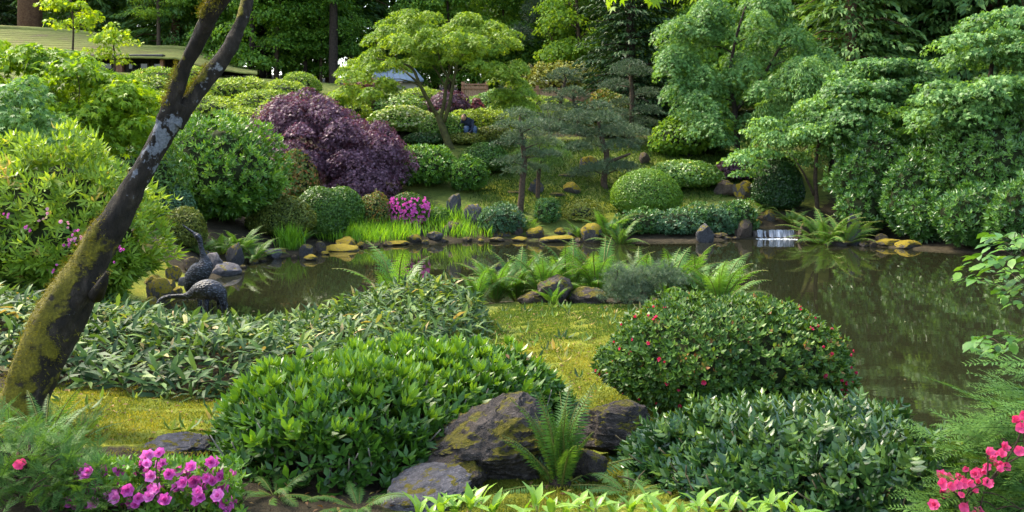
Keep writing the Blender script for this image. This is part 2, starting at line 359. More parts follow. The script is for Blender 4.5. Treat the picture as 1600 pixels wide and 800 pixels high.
def tube_np(path, rad, sides=8, rough=0.0, seed=0, cap=True):
    """a limb: rings along a path"""
    path = [Vector(p) for p in path]; n = len(path); V = []; prev = None
    for i, p in enumerate(path):
        d = (path[min(i + 1, n - 1)] - path[max(i - 1, 0)]).normalized()
        a = Vector((1, 0, 0)) if prev is None else prev
        a = (a - d * a.dot(d))
        if a.length < 1e-3: a = d.orthogonal()
        a.normalize(); prev = a; b = d.cross(a)
        for k in range(sides):
            q = math.tau * k / sides; r = rad[i]
            v = a * math.cos(q) + b * math.sin(q)
            if rough: r *= 1 + rough * noise.noise(p * (1.2 / max(rad[i], .02)) * .25 + v * 1.2 + Vector((seed * 7.1, 0, 0)))
            V.append(p + v * r)
    L, Sx = [], []
    for i in range(n - 1):
        for k in range(sides):
            k2 = (k + 1) % sides
            L += [i * sides + k, i * sides + k2, (i + 1) * sides + k2, (i + 1) * sides + k]; Sx.append(4)
    if cap:
        L += list(range((n - 1) * sides, n * sides)); Sx.append(sides); L += list(range(sides - 1, -1, -1)); Sx.append(sides)
    return np.array([tuple(v) for v in V]), np.array(L), np.array(Sx), np.zeros(len(V))
def spline(pts, n=8):
    """Catmull-Rom through points of any dimension"""
    pts = np.array(pts, float); P = np.vstack([2 * pts[0] - pts[1], pts, 2 * pts[-1] - pts[-2]]); out = []
    for i in range(1, len(P) - 2):
        for t in np.linspace(0, 1, n, endpoint=False):
            a, b, c, d = P[i - 1], P[i], P[i + 1], P[i + 2]
            out.append(.5 * ((2 * b) + (-a + c) * t + (2 * a - 5 * b + 4 * c - d) * t * t + (-a + 3 * b - 3 * c + d) * t ** 3))
    out.append(P[-2]); return np.array(out)
def tubes_obj(name, tubes, mat, parent, smooth=True, **props):
    V, L, Sx, _ = cat(tubes); return obj(name, mesh_np(name, V, L, Sx, None, smooth), mat, parent, **props)
def boxes_obj(name, boxes, mat, parent, bevel=0.0, **props):
    """boxes: (x0,y0,z0,x1,y1,z1) in the parent's space"""
    bm = bmesh.new()
    for x0, y0, z0, x1, y1, z1 in boxes:
        r = bmesh.ops.create_cube(bm, size=1)
        for v in r['verts']: v.co = Vector(((x0 + x1) / 2 + v.co.x * (x1 - x0), (y0 + y1) / 2 + v.co.y * (y1 - y0), (z0 + z1) / 2 + v.co.z * (z1 - z0)))
    if bevel: bmesh.ops.bevel(bm, geom=bm.edges[:], offset=bevel, segments=1, affect='EDGES')
    me = bpy.data.meshes.new(name); bm.to_mesh(me); bm.free(); return obj(name, me, mat, parent, **props)

# ------------------------------------------------------------------ plants
class Bumps:
    """the lumpy outline of a shrub"""
    def __init__(s, K, h, th, seed):
        r = np.random.default_rng(seed); v = r.normal(size=(K, 3)); v[:, 2] = np.abs(v[:, 2]) * .9 - .15
        s.C = unit(v); s.h = h * r.uniform(.5, 1, K); s.th = th * r.uniform(.75, 1.25, K)
    def __call__(s, d):
        a = np.arccos(np.clip(d @ s.C.T, -1, 1)); f = s.h * np.clip(1 - (a / s.th) ** 2, 0, 1)
        k = f.argmax(1); m = f[np.arange(len(d)), k]; c = s.C[k] * (m > 0)[:, None]
        return 1 - s.h.mean() * .45 + m, c, m / s.h.max()
def shrub_shape(d, H, rx, ry, low=.3):
    z = np.where(d[:, 2] > 0, low + (1 - low) * d[:, 2], low + low * d[:, 2] * 1.0) * H
    return np.stack([d[:, 0] * rx, d[:, 1] * ry, z], -1)
def foliage_points(n, rx, ry, H, B, depth=.3, zmin=-.85, low=.3):
    d = unit(rnd(int(n * 1.5))); d = d[d[:, 2] > zmin][:n]
    r, c, m = B(d)
    r = r * (1 - depth * rng.random(len(d)) ** 2.2) * (1 + .05 * np.clip(rng.normal(size=len(d)) - 1.2, 0, 2))
    P = shrub_shape(d, H, rx, ry, low); cz = np.array([0, 0, low * H]); P = (P - cz) * r[:, None] + cz
    out = unit(d / np.array([rx, ry, H * .75]) * rx + (d - c) * (m > 0)[:, None] * .9)
    return P, out, m
def leaf_dirs(out, up=.35, droop=0.0, rand=.7):
    n = len(out); t = rnd(n); D = unit(t - (t * out).sum(-1, keepdims=True) * out) + out * up; D[:, 2] -= droop
    Nn = out + np.array([0, 0, .45]) + rnd(n) * rand
    return D, Nn
def core_mesh(rx, ry, H, B, k=.84, low=.3):  # solid dark shell added inside the leaves so gaps look closed and dark
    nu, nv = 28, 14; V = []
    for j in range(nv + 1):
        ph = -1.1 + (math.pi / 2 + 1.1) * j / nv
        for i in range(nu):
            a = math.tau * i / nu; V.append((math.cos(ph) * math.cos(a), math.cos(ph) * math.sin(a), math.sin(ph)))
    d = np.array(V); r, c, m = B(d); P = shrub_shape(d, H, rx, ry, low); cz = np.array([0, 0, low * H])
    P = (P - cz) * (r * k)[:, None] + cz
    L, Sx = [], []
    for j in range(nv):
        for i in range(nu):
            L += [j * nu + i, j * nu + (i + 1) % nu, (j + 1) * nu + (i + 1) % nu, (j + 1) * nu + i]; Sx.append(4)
    return mesh_np('dark_core', P, L, Sx, None, True)
NSEED = [100]
def shrub_parts(root, rx, ry, H, tm, size, mat, cover=2.2, K=14, bh=.2, th=.55, depth=.25, tint=(.45,.22), up=.35, droop=0.0, cap=60000, whorled=False, core=.76, low=.3, corem='core_fill', zmin=-.85, nameit='foliage'):
    NSEED[0] += 1; B = Bumps(K, bh, th, NSEED[0])
    area = 2.6 * (rx + ry) / 2 * max(H, .2) * 1.9 + math.pi * rx * ry * .5
    la = size * size * (.22 if not whorled else .55)
    n = int(min(cap, cover * area / la))
    P, out, m = foliage_points(n, rx, ry, H, B, depth, zmin, low)
    tt = tint[0] + tint[1] * rng.normal(size=len(P)) + .16 * waves(P, 2.2 / max(rx, .3), NSEED[0]) + .12 * (m - .5)
    if whorled: D, Nn = unit(out + np.array([0, 0, .5]) + rnd(len(P)) * .4), rnd(len(P))
    else: D, Nn = leaf_dirs(out, up, droop)
    fo = leaves_obj(nameit, scatter(tm, P, D, Nn, size * rng.uniform(.55, 1.3, len(P)), tt), G[mat], root)
    if core: obj('dark_core', core_mesh(rx, ry, H, B, core, low), G[corem], root)
    return fo, B
def shrub(name, label, cat_, px, ytop, ybase, w, tm, size, mat, Y=None, deep=.8, group=None, rz=None, **kw):
    Yf = foot(px, ybase) if Y is None else Y
    ry = w / 2 * Yf / F * deep; Yc = Yf + .55 * ry; rx = w / 2 * Yc / F * .97; ry = rx * deep
    x = (px - 800) * Yc / F; g = ground(x, Yc); H = max(.25, CZ - (ytop - HY) * Yc / F - g)
    root = thing(name, label, cat_, (x, Yc, g - .02), 0, group)
    root['dims'] = [rx, ry, H]
    shrub_parts(root, rx, ry, H, tm, size, mat, **kw)
    return root
def limb_paths(trunk, ends, r0=.03, rmin=.006, sag=.1):
    """grow a limb from the nearest part of the skeleton to each end point"""
    nodes = [np.array(p[:3]) for p in trunk]; rads = [p[3] for p in trunk]; tubes = []
    base = np.array(trunk[0][:3])
    for e in sorted(ends, key=lambda q: np.linalg.norm(np.array(q) - nodes[-1])):
        e = np.array(e, float); NA = np.array(nodes)
        cost = np.linalg.norm(NA - e, axis=1) + np.clip(NA[:, 2] - e[2] + .15, 0, 9) * 1.2 + np.clip(.35 * np.linalg.norm(e - base) - np.linalg.norm(NA - base, axis=1), 0, 9)
        i = int(cost.argmin()); a = NA[i]; L = np.linalg.norm(e - a)
        if L < .05: continue
        r = min(rads[i] * .72, r0 * (.4 + .5 * L) + rmin)
        mid = a * .5 + e * .5 + np.array([U(-.1, .1) * L, U(-.1, .1) * L, sag * L])
        pts = spline([a, a * .75 + mid * .25 + np.array([0,0,.02*L]), mid, e], 3); rr = np.linspace(r, rmin, len(pts))
        tubes.append(tube_np(pts, rr, 5, .15, i))
        for p, q in zip(pts[2:], rr[2:]): nodes.append(p); rads.append(q)
    return tubes
def clump_points(c, r, rz, n, droop=.6, thick=.5):
    """an umbrella-like spray of foliage: leaves over its top, hanging at its rim"""
    rho = np.sqrt(rng.random(n)); a = rng.uniform(0, 6.2832, n)
    u = np.stack([np.cos(a), np.sin(a)], -1) * rho[:, None]
    wob = 1 + .25 * np.sin(a * 3 + c[0] * 5) + .15 * np.sin(a * 5 + c[2] * 9)
    z = rz * (1 - rho ** 2) - droop * rz * rho ** 3 - thick * rz * rng.random(n) ** 1.5
    P = np.stack([u[:, 0] * r * wob, u[:, 1] * r * wob, z], -1) + np.array(c)
    out = np.stack([u[:, 0] * 1.1, u[:, 1] * 1.1, np.full(n, .9)], -1)
    D = np.stack([u[:, 0], u[:, 1], -.35 - .9 * rho * droop], -1) + rnd(n) * .55
    return P, unit(out), unit(D)
def crown(root, clumps, tm, size, mat, per_m2=420, droop=.6, thick=.6, tint=(.5,.2), whorled=False, nameit='crown'):
    Ps, Ds, Ns, ts = [], [], [], []
    for (c, r, rz) in clumps:
        n = int(per_m2 * r * r * 3.14 * (.8 + rz / r)); P, out, D = clump_points(c, r, rz, n, droop, thick)
        Ps.append(P); Ns.append(out + rnd(n) * .5); Ds.append(D); ts.append(np.full(n, tint[0] + U(-.16, .16)) + tint[1] * rng.normal(size=n))
    P, D, Nn, t = map(np.concatenate, (Ps, Ds, Ns, ts))
    if whorled: D = unit(Nn + rnd(len(P)) * .4)
    return leaves_obj(nameit, scatter(tm, P, D, Nn, size * rng.uniform(.7, 1.25, len(P)), t), G[mat], root)
def env_clumps(env, Y, deep, n, r, flat=.4, y_of=None, seed=0):
    """clumps filling an outline given as (px, top, bottom) stations"""
    e = np.array(env, float); rr = random.Random(seed); out = []
    for i in range(n):
        px = rr.uniform(e[0, 0], e[-1, 0]); tp = np.interp(px, e[:, 0], e[:, 1]); bt = np.interp(px, e[:, 0], e[:, 2])
        f = rr.random() ** 1.15; py = tp + (bt - tp) * f
        mid = (e[0, 0] + e[-1, 0]) / 2; hw = (e[-1, 0] - e[0, 0]) / 2
        dmax = deep * math.sqrt(max(.05, 1 - ((px - mid) / hw) ** 2)) * (.35 + .65 * min(1, f * 2.2))
        Yc = Y + rr.uniform(-1, 1) * dmax
        q = r * rr.uniform(.7, 1.25); p = at(px, py, Yc); p.z -= q * flat * .8
        out.append((tuple(p), q, q * flat))
    return out
def canopy_tree(name, label, cat_, trunks, env, Y, deep, n, r, tm, size, mat, bark='bark', flat=.4, per_m2=420, droop=.6, thick=.6, tint=(.5,.2), seed=0, group=None, whorled=False, r0=.03, extra=(), sides=8):
    """trunks: lists of (px, py, dY, radius) stations; the first starts at the ground"""
    px, py, dY, _ = trunks[0][0]; b = at(px, py, Y + dY); g = ground(b.x, b.y)
    root = thing(name, label, cat_, (b.x, b.y, g), 0, group); o = np.array([b.x, b.y, g])
    tubes = []; skel = []
    for k, tr in enumerate(trunks):
        pts = [(*at(a, c, Y + d), q) for a, c, d, q in tr]
        if k == 0: pts[0] = (*pts[0][:2], g - .15, pts[0][3])
        P = spline(pts, 5); P[:, 3] = np.maximum(P[:, 3], .004)
        tubes.append(tube_np(P[:, :3] - o, P[:, 3], sides, .18, k + seed)); skel += [tuple(q) for q in P[2:]]
    cl = env_clumps(env, Y, deep, n, r, flat, seed=seed) + list(extra)
    cl = [((c[0] - o[0], c[1] - o[1], c[2] - o[2]), q, z) for c, q, z in cl]
    sk = [(q[0] - o[0], q[1] - o[1], q[2] - o[2], q[3]) for q in skel]
    tubes += limb_paths(sk, [c for c, q, z in cl], r0)
    tubes_obj('trunk', tubes, G[bark], root)
    crown(root, cl, tm, size, mat, per_m2, droop, thick, tint, whorled)
    return root
def poly_points(poly, n):
    p = np.array(poly, float); q = np.roll(p, -1, axis=0); lo, hi = p.min(0), p.max(0); out = []; c = 0
    while c < n:
        s = rng.uniform(lo, hi, (n * 2, 2))
        ins = (((p[None, :, 1] > s[:, None, 1]) != (q[None, :, 1] > s[:, None, 1])) & (s[:, None, 0] < (q[None, :, 0] - p[None, :, 0]) * (s[:, None, 1] - p[None, :, 1]) / (q[None, :, 1] - p[None, :, 1] + 1e-12) + p[None, :, 0])).sum(1) % 2 == 1
        out.append(s[ins]); c += ins.sum()
    s = np.concatenate(out)[:n]; ab = q - p
    t = np.clip(((s[:, None] - p[None]) * ab[None]).sum(-1) / (ab * ab).sum(-1)[None], 0, 1); near = p[None] + t[..., None] * ab[None]
    dd = np.linalg.norm(near - s[:, None], axis=-1); k = dd.argmin(1); d = dd[np.arange(n), k]
    outd = unit(near[np.arange(n), k] - s)
    return s, d, outd
def patch(poly, n, H, edge=.4, lump=.18, lf=2.5, fill=.35, seed=3):
    """points over (and a little inside) a bed of foliage of height H on an outline"""
    s, d, od = poly_points(poly, n)
    e = np.clip(d / edge, 0, 1); prof = np.sqrt(np.clip(1 - (1 - e) ** 2, 0, 1))
    P3 = np.stack([s[:, 0], s[:, 1], np.zeros(n)], -1)
    if callable(H): H = H(s[:, 0], s[:, 1])
    h = H * prof * (1 + lump * waves(P3, lf, seed)) * (1 - (1 - fill) * rng.random(n) ** 3.0 * 1.0)
    hf = np.where(rng.random(n) < .25, rng.random(n), 1.0); h = np.where(e < .9, h * np.maximum(hf, .2), h)
    z = ground_np(s[:, 0], s[:, 1]) + h
    out = np.stack([od[:, 0] * (1 - e) * 1.2, od[:, 1] * (1 - e) * 1.2, np.full(n, .8)], -1) + rnd(n) * .2
    return np.stack([s[:, 0], s[:, 1], z], -1), unit(out), e
def frond_template(pairs=22, asp=.22, lp=.30, arch=1.0, comp=False, tip=.15, w0=.55, seed=0, sub=6, start=.1):
    """a fern frond: an arching stalk with paired leaflets; comp gives each leaflet its own lobes"""
    r = random.Random(seed); ts = []; n = 24; pos = []; ang = math.radians(72); p = np.zeros(3)
    for i in range(n + 1):
        pos.append((p.copy(), ang)); p = p + np.array([math.cos(ang), 0, math.sin(ang)]) / n; ang -= math.radians(arch * 72) / n * (.5 + 1.2 * i / n)
    st = tube_np([q[0] for q in pos], [.011 * (1 - .8 * i / n) + .0015 for i in range(n + 1)], 4); stalk = T(st[0], [tuple(st[1][k * 4:k * 4 + 4]) for k in range(n * 4)])
    for i in range(pairs):
        u = start + (1 - start) * (i + .5) / pairs; k = min(n - 1, int(u * n)); q, a = pos[k]; q = q + (pos[k + 1][0] - q) * (u * n - k)
        prof = (w0 + (1 - w0) * min(1, (u - start) / .35)) * (1 - max(0, (u - .35) / .65) ** 1.6 * (1 - tip))
        for sgn in (-1, 1):
            L = lp * prof * r.uniform(.9, 1.08)
            fr = Matrix.Rotation(-a, 4, 'Y') @ Matrix.Rotation(sgn * math.radians(r.uniform(62, 74)), 4, 'Z') @ Matrix.Rotation(math.radians(r.uniform(2, 16)), 4, 'Y')
            M = Matrix.Translation(q) @ fr
            if not comp: ts.append(xf(leaf4(asp, .03, .12), M, r.uniform(-.12, .12), L))
            else:
                for j in range(sub):
                    v = (j + .4) / sub; ll = .34 * (1 - v * .8)
                    for s2 in (-1, 1):
                        ts.append(xf(leaf4(.5, .02, .05), M @ Matrix.Scale(L, 4) @ Matrix.Translation((v, 0, -.1 * v * v)) @ Matrix.Rotation(s2 * math.radians(58), 4, 'Z'), r.uniform(-.1, .1), ll))
                ts.append(xf(leaf4(.10, 0, .1), M, -.1, L))
    lv = join(ts); lv.t = lv.t + .45
    return lv, stalk
def template_mesh(name, t): 
    return mesh_np(name, t.V, [i for f in t.F for i in f], [len(f) for f in t.F], np.clip(t.t, 0, 1))
def frond_mesh(name, lv, stalk, mat, tintshift=0.0):
    t = join([T(lv.V, lv.F, lv.t + tintshift), stalk]); me = template_mesh(name, t)
    me.materials.append(G[mat]); me.materials.append(G['fernstem'])
    mi = np.zeros(len(t.F), np.int32); mi[len(lv.F):] = 1; me.polygons.foreach_set('material_index', mi); return me

# ------------------------------------------------------------------ templates
L4 = leaf4(.5); L4n = leaf4(.34, .08, .15); L4w = leaf4(.75, .1, .15); L7 = leaf7(.42); L7n = leaf7(.3, .06, .2); STAR = star()
WH5 = whorl(leaf4(.4, .06, .18), 5, 58, seed=1); WH7 = whorl(leaf4(.3, .05, .25), 7, 62, seed=2); WH6N = whorl(leaf7(.36, .07, .2), 6, 55, seed=3, two=True)
WHP = whorl(leaf4(.26, .05, .3), 6, 70, seed=5); TUFT = tuft(9, .07, 55, 1); TUFTN = tuft(14, .035, 60, 3)
LACE = join([xf(leaf3(.26), Matrix.Rotation(math.radians(a), 4, 'Z'), 0, s) for a, s in ((-48,.75),(-18,1.0),(14,.95),(46,.7))])

# ------------------------------------------------------------------ ground
def axis(lo, f0, f1, hi, fine, g=1.13):
    a = list(np.arange(f0, f1, fine)); s = fine; x = f1
    while x < hi: a.append(x); s *= g; x += s
    a.append(hi); s = fine; x = f0; b = []
    while x > lo: s *= g; x -= s; b.append(max(x, lo))
    return np.array(sorted(set(b + a)))
gx = axis(-320, -7, 10, 320, .13); gy = axis(-120, 2.4, 26, 420, .13)
GX, GY = np.meshgrid(gx, gy); gz = ground_np(GX.ravel(), GY.ravel())
fx, fy = GX.ravel(), GY.ravel(); dpond = pond_dist(fx, fy)
gz += np.where((dpond > .3) & (fy < 40), .018 * (np.sin(fx * 9 + 2 * np.sin(fy * 7)) * np.sin(fy * 8.3) + np.sin(fx * 23 + fy * 5) * np.sin(fy * 19 - fx * 3) * .6), 0)
nxg, nyg = len(gx), len(gy)
ii = (np.arange(nyg - 1)[:, None] * nxg + np.arange(nxg - 1)[None]).ravel()
gm = mesh_np('ground', np.stack([fx, fy, gz], -1), np.stack([ii, ii + 1, ii + nxg + 1, ii + nxg], -1).ravel(), np.full(len(ii), 4), None, True)
def blob(cx, cy, rx, ry): return np.clip(1.6 - ((fx - cx) / rx) ** 2 - ((fy - cy) / ry) ** 2, 0, 1)
mossm = np.maximum.reduce([blob(-2.3, 5.5, 1.0, .75), blob(.75, 7.6, .9, 2.6), blob(.35, 4.2, .9, .6), blob(.9, 5.9, .8, .9), blob(-5.0, 10.6, 1.1, 1.8), blob(-5.7, 13, .9, 2.2), blob(3.4, 24.5, 2, 1.0), blob(.8, 10.3, 1.6, 1.0) * .6, blob(.4, 26, 1.6, 1.2) * .5])
lawnm = np.maximum.reduce([blob(.6, 10.3, 1.9, 1.5), blob(1.2, 27.5, 4.2, 4.5), blob(5.5, 29, 5, 4), np.clip(1 - np.abs(fy - 40) / 14, 0, 1) * .8])
for nm, arr in (('moss', mossm), ('lawn', lawnm)):
    a = gm.attributes.new(nm, 'FLOAT', 'POINT'); a.data.foreach_set('value', arr.astype(np.float32))
m, nt, out = nodemat('garden_floor')
tc = N(nt, 'ShaderNodeTexCoord').outputs['Object']
n1 = noise_(nt, 1.4, 6, .6, vec=tc); n2 = noise_(nt, 9, 6, .65, vec=tc); n3 = noise_(nt, 45, 4, .7, vec=tc)
nn = math_(nt, 'ADD', math_(nt, 'MULTIPLY', n2, .5), math_(nt, 'MULTIPLY', n3, .5))
soil = ramp(nt, nn, [(.3, (.012,.010,.006)), (.5, (.032,.025,.015)), (.7, (.07,.055,.032))])
mossc = ramp(nt, math_(nt, 'ADD', math_(nt, 'MULTIPLY', nn, .6), math_(nt, 'MULTIPLY', n1, .4)), [(.36, (.04,.045,.012)), (.47, (.10,.125,.014)), (.57, (.18,.18,.016)), (.70, (.27,.20,.03))])
lawnc = ramp(nt, math_(nt, 'ADD', math_(nt, 'MULTIPLY', nn, .6), math_(nt, 'MULTIPLY', n1, .4)), [(.36, (.03,.045,.012)), (.5, (.08,.105,.02)), (.6, (.13,.14,.03)), (.7, (.16,.12,.05))])
def mask(nm, w):
    a = N(nt, 'ShaderNodeAttribute', attribute_name=nm)
    f = math_(nt, 'ADD', a.outputs['Fac'], math_(nt, 'MULTIPLY', math_(nt, 'SUBTRACT', math_(nt, 'ADD', math_(nt, 'MULTIPLY', n1, .6), math_(nt, 'MULTIPLY', n2, .4)), .5), w))
    return ramp(nt, f, [(.36, (0,0,0)), (.56, (1,1,1))])
c = mixc(nt, mask('lawn', 1.6), soil, lawnc); c = mixc(nt, mask('moss', 1.4), c, mossc)
bsdf(nt, out, c, .92, .12, bump_(nt, nn, 1.0, .04))
obj('ground', gm, m, None, kind='structure')

# ------------------------------------------------------------------ pond water
m, nt, out = nodemat('pond_water')
tc = N(nt, 'ShaderNodeTexCoord').outputs['Object']; mp = N(nt, 'ShaderNodeMapping'); mp.inputs['Scale'].default_value = (.8, 2.2, 1); nt.links.new(tc, mp.inputs[0])
w1 = noise_(nt, 1.1, 3, .5, vec=mp.outputs[0]); w2 = noise_(nt, 7, 2, .5, vec=mp.outputs[0])
hh = math_(nt, 'ADD', w1, math_(nt, 'MULTIPLY', w2, .12))
p = bsdf(nt, out, (.012, .0125, .006), .02, .5, bump_(nt, hh, .04, .03)); p.inputs['IOR'].default_value = 1.42
bm = bmesh.new()
bm.faces.new([bm.verts.new((x, y, 0)) for x, y in [(-7, 9), (1, 9), (2.2, 4), (16, 3), (16, 25), (-7, 25)]]); me = bpy.data.meshes.new('pond_water'); bm.to_mesh(me); bm.free()
obj('pond_water', me, m, None, kind='structure')
n = 260; s = np.stack([rng.uniform(-4.5, 9, n), rng.uniform(7, 21, n)], -1); s = s[pond_dist(s[:, 0], s[:, 1]) < -.1]; n = len(s)
G['drift'] = leafmat('drifting_leaf', [(0,(.10,.10,.04)),(.6,(.22,.22,.10)),(1,(.45,.42,.25))], .1, .6, .3)
V_, L_, S_, T__ = scatter(leaf4(.6, .04, .05), np.stack([s[:, 0], s[:, 1], np.full(n, .006)], -1), np.stack([rng.normal(size=n), rng.normal(size=n), np.zeros(n)], -1), rnd(n) * .08 + np.array([0, 0, 1]), .022 * rng.uniform(.5, 1.4, n), .5 + .3 * rng.normal(size=n))
tag(obj('floating_leaves', mesh_np('floating_leaves', V_, L_, S_, T__), G['drift'], None, kind='stuff'), 'tiny leaves and petals drifting on the pond water', 'leaves')

# ------------------------------------------------------------------ rocks
def rock_mesh(sub, seed, facets=9, nz=.10, nf=1.6, strata=0, flat=0):
    bm = bmesh.new(); bmesh.ops.create_icosphere(bm, subdivisions=sub, radius=1); r = random.Random(seed)
    pl = []
    for i in range(facets):
        d = Vector((r.gauss(0, 1), r.gauss(0, 1), r.gauss(0, .8))).normalized(); pl.append((d, r.uniform(.55, .82)))
    if flat: pl += [(Vector((-.35, -.1, .93)).normalized(), flat), (Vector((.1, -.75, .65)).normalized(), flat + .12)]
    off = Vector((seed * 3.7, seed * 1.3, 0))
    for v in bm.verts:
        p = v.co.copy()
        for d, k in pl:
            t = p.dot(d)
            if t > k: p -= d * (t - k) * .9
        q = p * nf + off
        s = noise.fractal(q, 1.0, 2.0, 5); s2 = abs(noise.noise(q * 2.3 + Vector((0, 0, q.z * 2)))) 
        k = 1 + nz * s - nz * .5 * s2
        if strata:
            u = p.z * 5.5 + p.x * 1.2 + 1.6 * noise.noise(q * .7); k += strata * ((u % 1.0) ** 2 - .35) + strata * .6 * noise.fractal(q * 5, 1.0, 2.0, 4)
        v.co = p * k
    me = bpy.data.meshes.new('rock'); bm.to_mesh(me); bm.free()
    co = np.array([tuple(v.co) for v in me.vertices]); lo, hi = co.min(0), co.max(0); co = (co - (lo + hi) / 2) / ((hi - lo) / 2)
    me.vertices.foreach_set('co', co.astype(np.float32).ravel())
    me.polygons.foreach_set('use_smooth', np.ones(len(me.polygons), bool)); me.update()
    me.set_sharp_from_angle(angle=math.radians(32))
    return me
def rock(px, py, w, h, label, mat='rock', Y=None, deep=.8, sub=3, seed=None, rz=None, tilt=0, bury=.25, group=None, name='rock', facets=11, nz=.15, strata=.05, flat=0):
    seed = R.randrange(9999) if seed is None else seed
    Yf = foot(px, py) if Y is None else Y
    s = Yf / F; hw = w * s / 2; hd = hw * deep; hz = h * s / 2 * (1 + bury)
    me = rock_mesh(sub, seed, facets, nz, 1.6, strata, flat); me.materials.append(G[mat])
    o = obj(name, me); yc = Yf + hd * .75; zb = CZ - (py - HY) * s
    o.location = ((px - 800) * yc / F, yc, zb + h * s - hz); o.scale = (hw, hd, hz)
    o.rotation_euler = (0, tilt, U(-.3, .3) if rz is None else rz)
    return tag(o, label, 'rock', group)

rock(770, 766, 212, 126, 'big dark layered boulder beside the sword fern in the foreground', 'rock_dark', Y=4.55, deep=.85, sub=6, seed=21, rz=.1, nz=.14, facets=7, strata=.06, tilt=-.12, flat=.5)
rock(695, 784, 150, 62, 'brown mossy shelf of rock at the low left foot of the big boulder', 'rock_dark', Y=4.4, deep=.9, sub=5, seed=23, rz=.4, nz=.14, facets=8, strata=.05, tilt=-.35, flat=.5)
rock(962, 705, 130, 70, 'dark mossy boulder behind the sword fern, beside the dark laurel', 'rock_dark', Y=5.0, deep=.6, sub=5, seed=33, rz=0, strata=.05)
rock(922, 752, 58, 44, 'small grey stone at the foot of the sword fern', 'rock_dark', Y=4.5, sub=4, seed=8)
rock(655, 808, 165, 44, 'flat grey slab of rock sloping out from the evergreen shrub', 'rock_bare', Y=4.15, deep=.9, sub=5, seed=44, rz=.5, strata=.04, tilt=-.2, flat=.45)
rock(278, 722, 130, 34, 'flat purple grey rock between yellow moss and pink azalea', 'rock_bare', Y=4.75, deep=.8, sub=5, seed=51, rz=0, strata=.05)
rock(155, 718, 60, 22, 'small grey rock at the moss edge beside the green sprays', 'rock_bare', Y=4.8, sub=4, seed=52, rz=0)
rock(906, 638, 14, 7, 'tiny brown stone on the moss near the dark boulder', 'rock_brown', Y=6.0, sub=2, seed=53)
# under the ferns on the near bank
rock(868, 478, 62, 46, 'dark upright rock under the bank ferns, tallest of three', 'rock_dark', Y=11.4, sub=4, seed=61, rz=.3)
rock(918, 478, 62, 28, 'grey rock under the bank ferns beside the small pine', 'rock_dark', Y=11.4, sub=4, seed=62)
rock(830, 478, 48, 22, 'low brown rock under the bank ferns, left of the upright one', 'rock_brown', Y=11.4, sub=4, seed=63)
rock(780, 424, 16, 12, 'small pale rock peeping out among the bank ferns', 'rock', Y=12.6, sub=3, seed=64)
# left shore
for a in [(334,425,34,30,'upright grey slab behind the cranes on the left shore','rock_bare'),(367,415,30,36,'tallest brown rock of the left shore under the pale ferns','rock'),
          (350,432,52,20,'broad flat grey rock in the water behind the upright crane','rock_bare'),(300,428,24,26,'dark rock on the left shore beside the pale slab','rock_brown'),
          (272,440,26,24,'gold mossed rock at the foot of the flowering pieris','rock_gold'),(248,470,40,34,'bright gold mossy rock by the bent crane head','rock_gold'),
          (287,447,20,14,'small grey stone at the water below the dark rock','rock_bare'),(232,486,34,22,'low gold rock half hidden behind the bamboo','rock_gold'),
          (424,405,32,16,'smooth mauve rock at the water below the iris clump','rock_bare'),(440,398,14,10,'yellow mossy stone beside the smooth mauve rock','rock_gold'),
          (320,408,22,16,'brown rock behind the pale slab on the left shore','rock')]:
    rock(*a[:5], a[5])
for a in [(262,458,26,20,'gold mossed rock above the bent crane neck','rock_gold'),(240,448,30,18,'flat gold mossy rock under the pieris','rock_gold'),(276,462,20,14,'small gold stone at the water edge by the crane','rock_gold'),(256,474,18,12,'yellow mossed pebble like stone near the crane beak','rock_gold')]:
    rock(*a[:5], a[5])
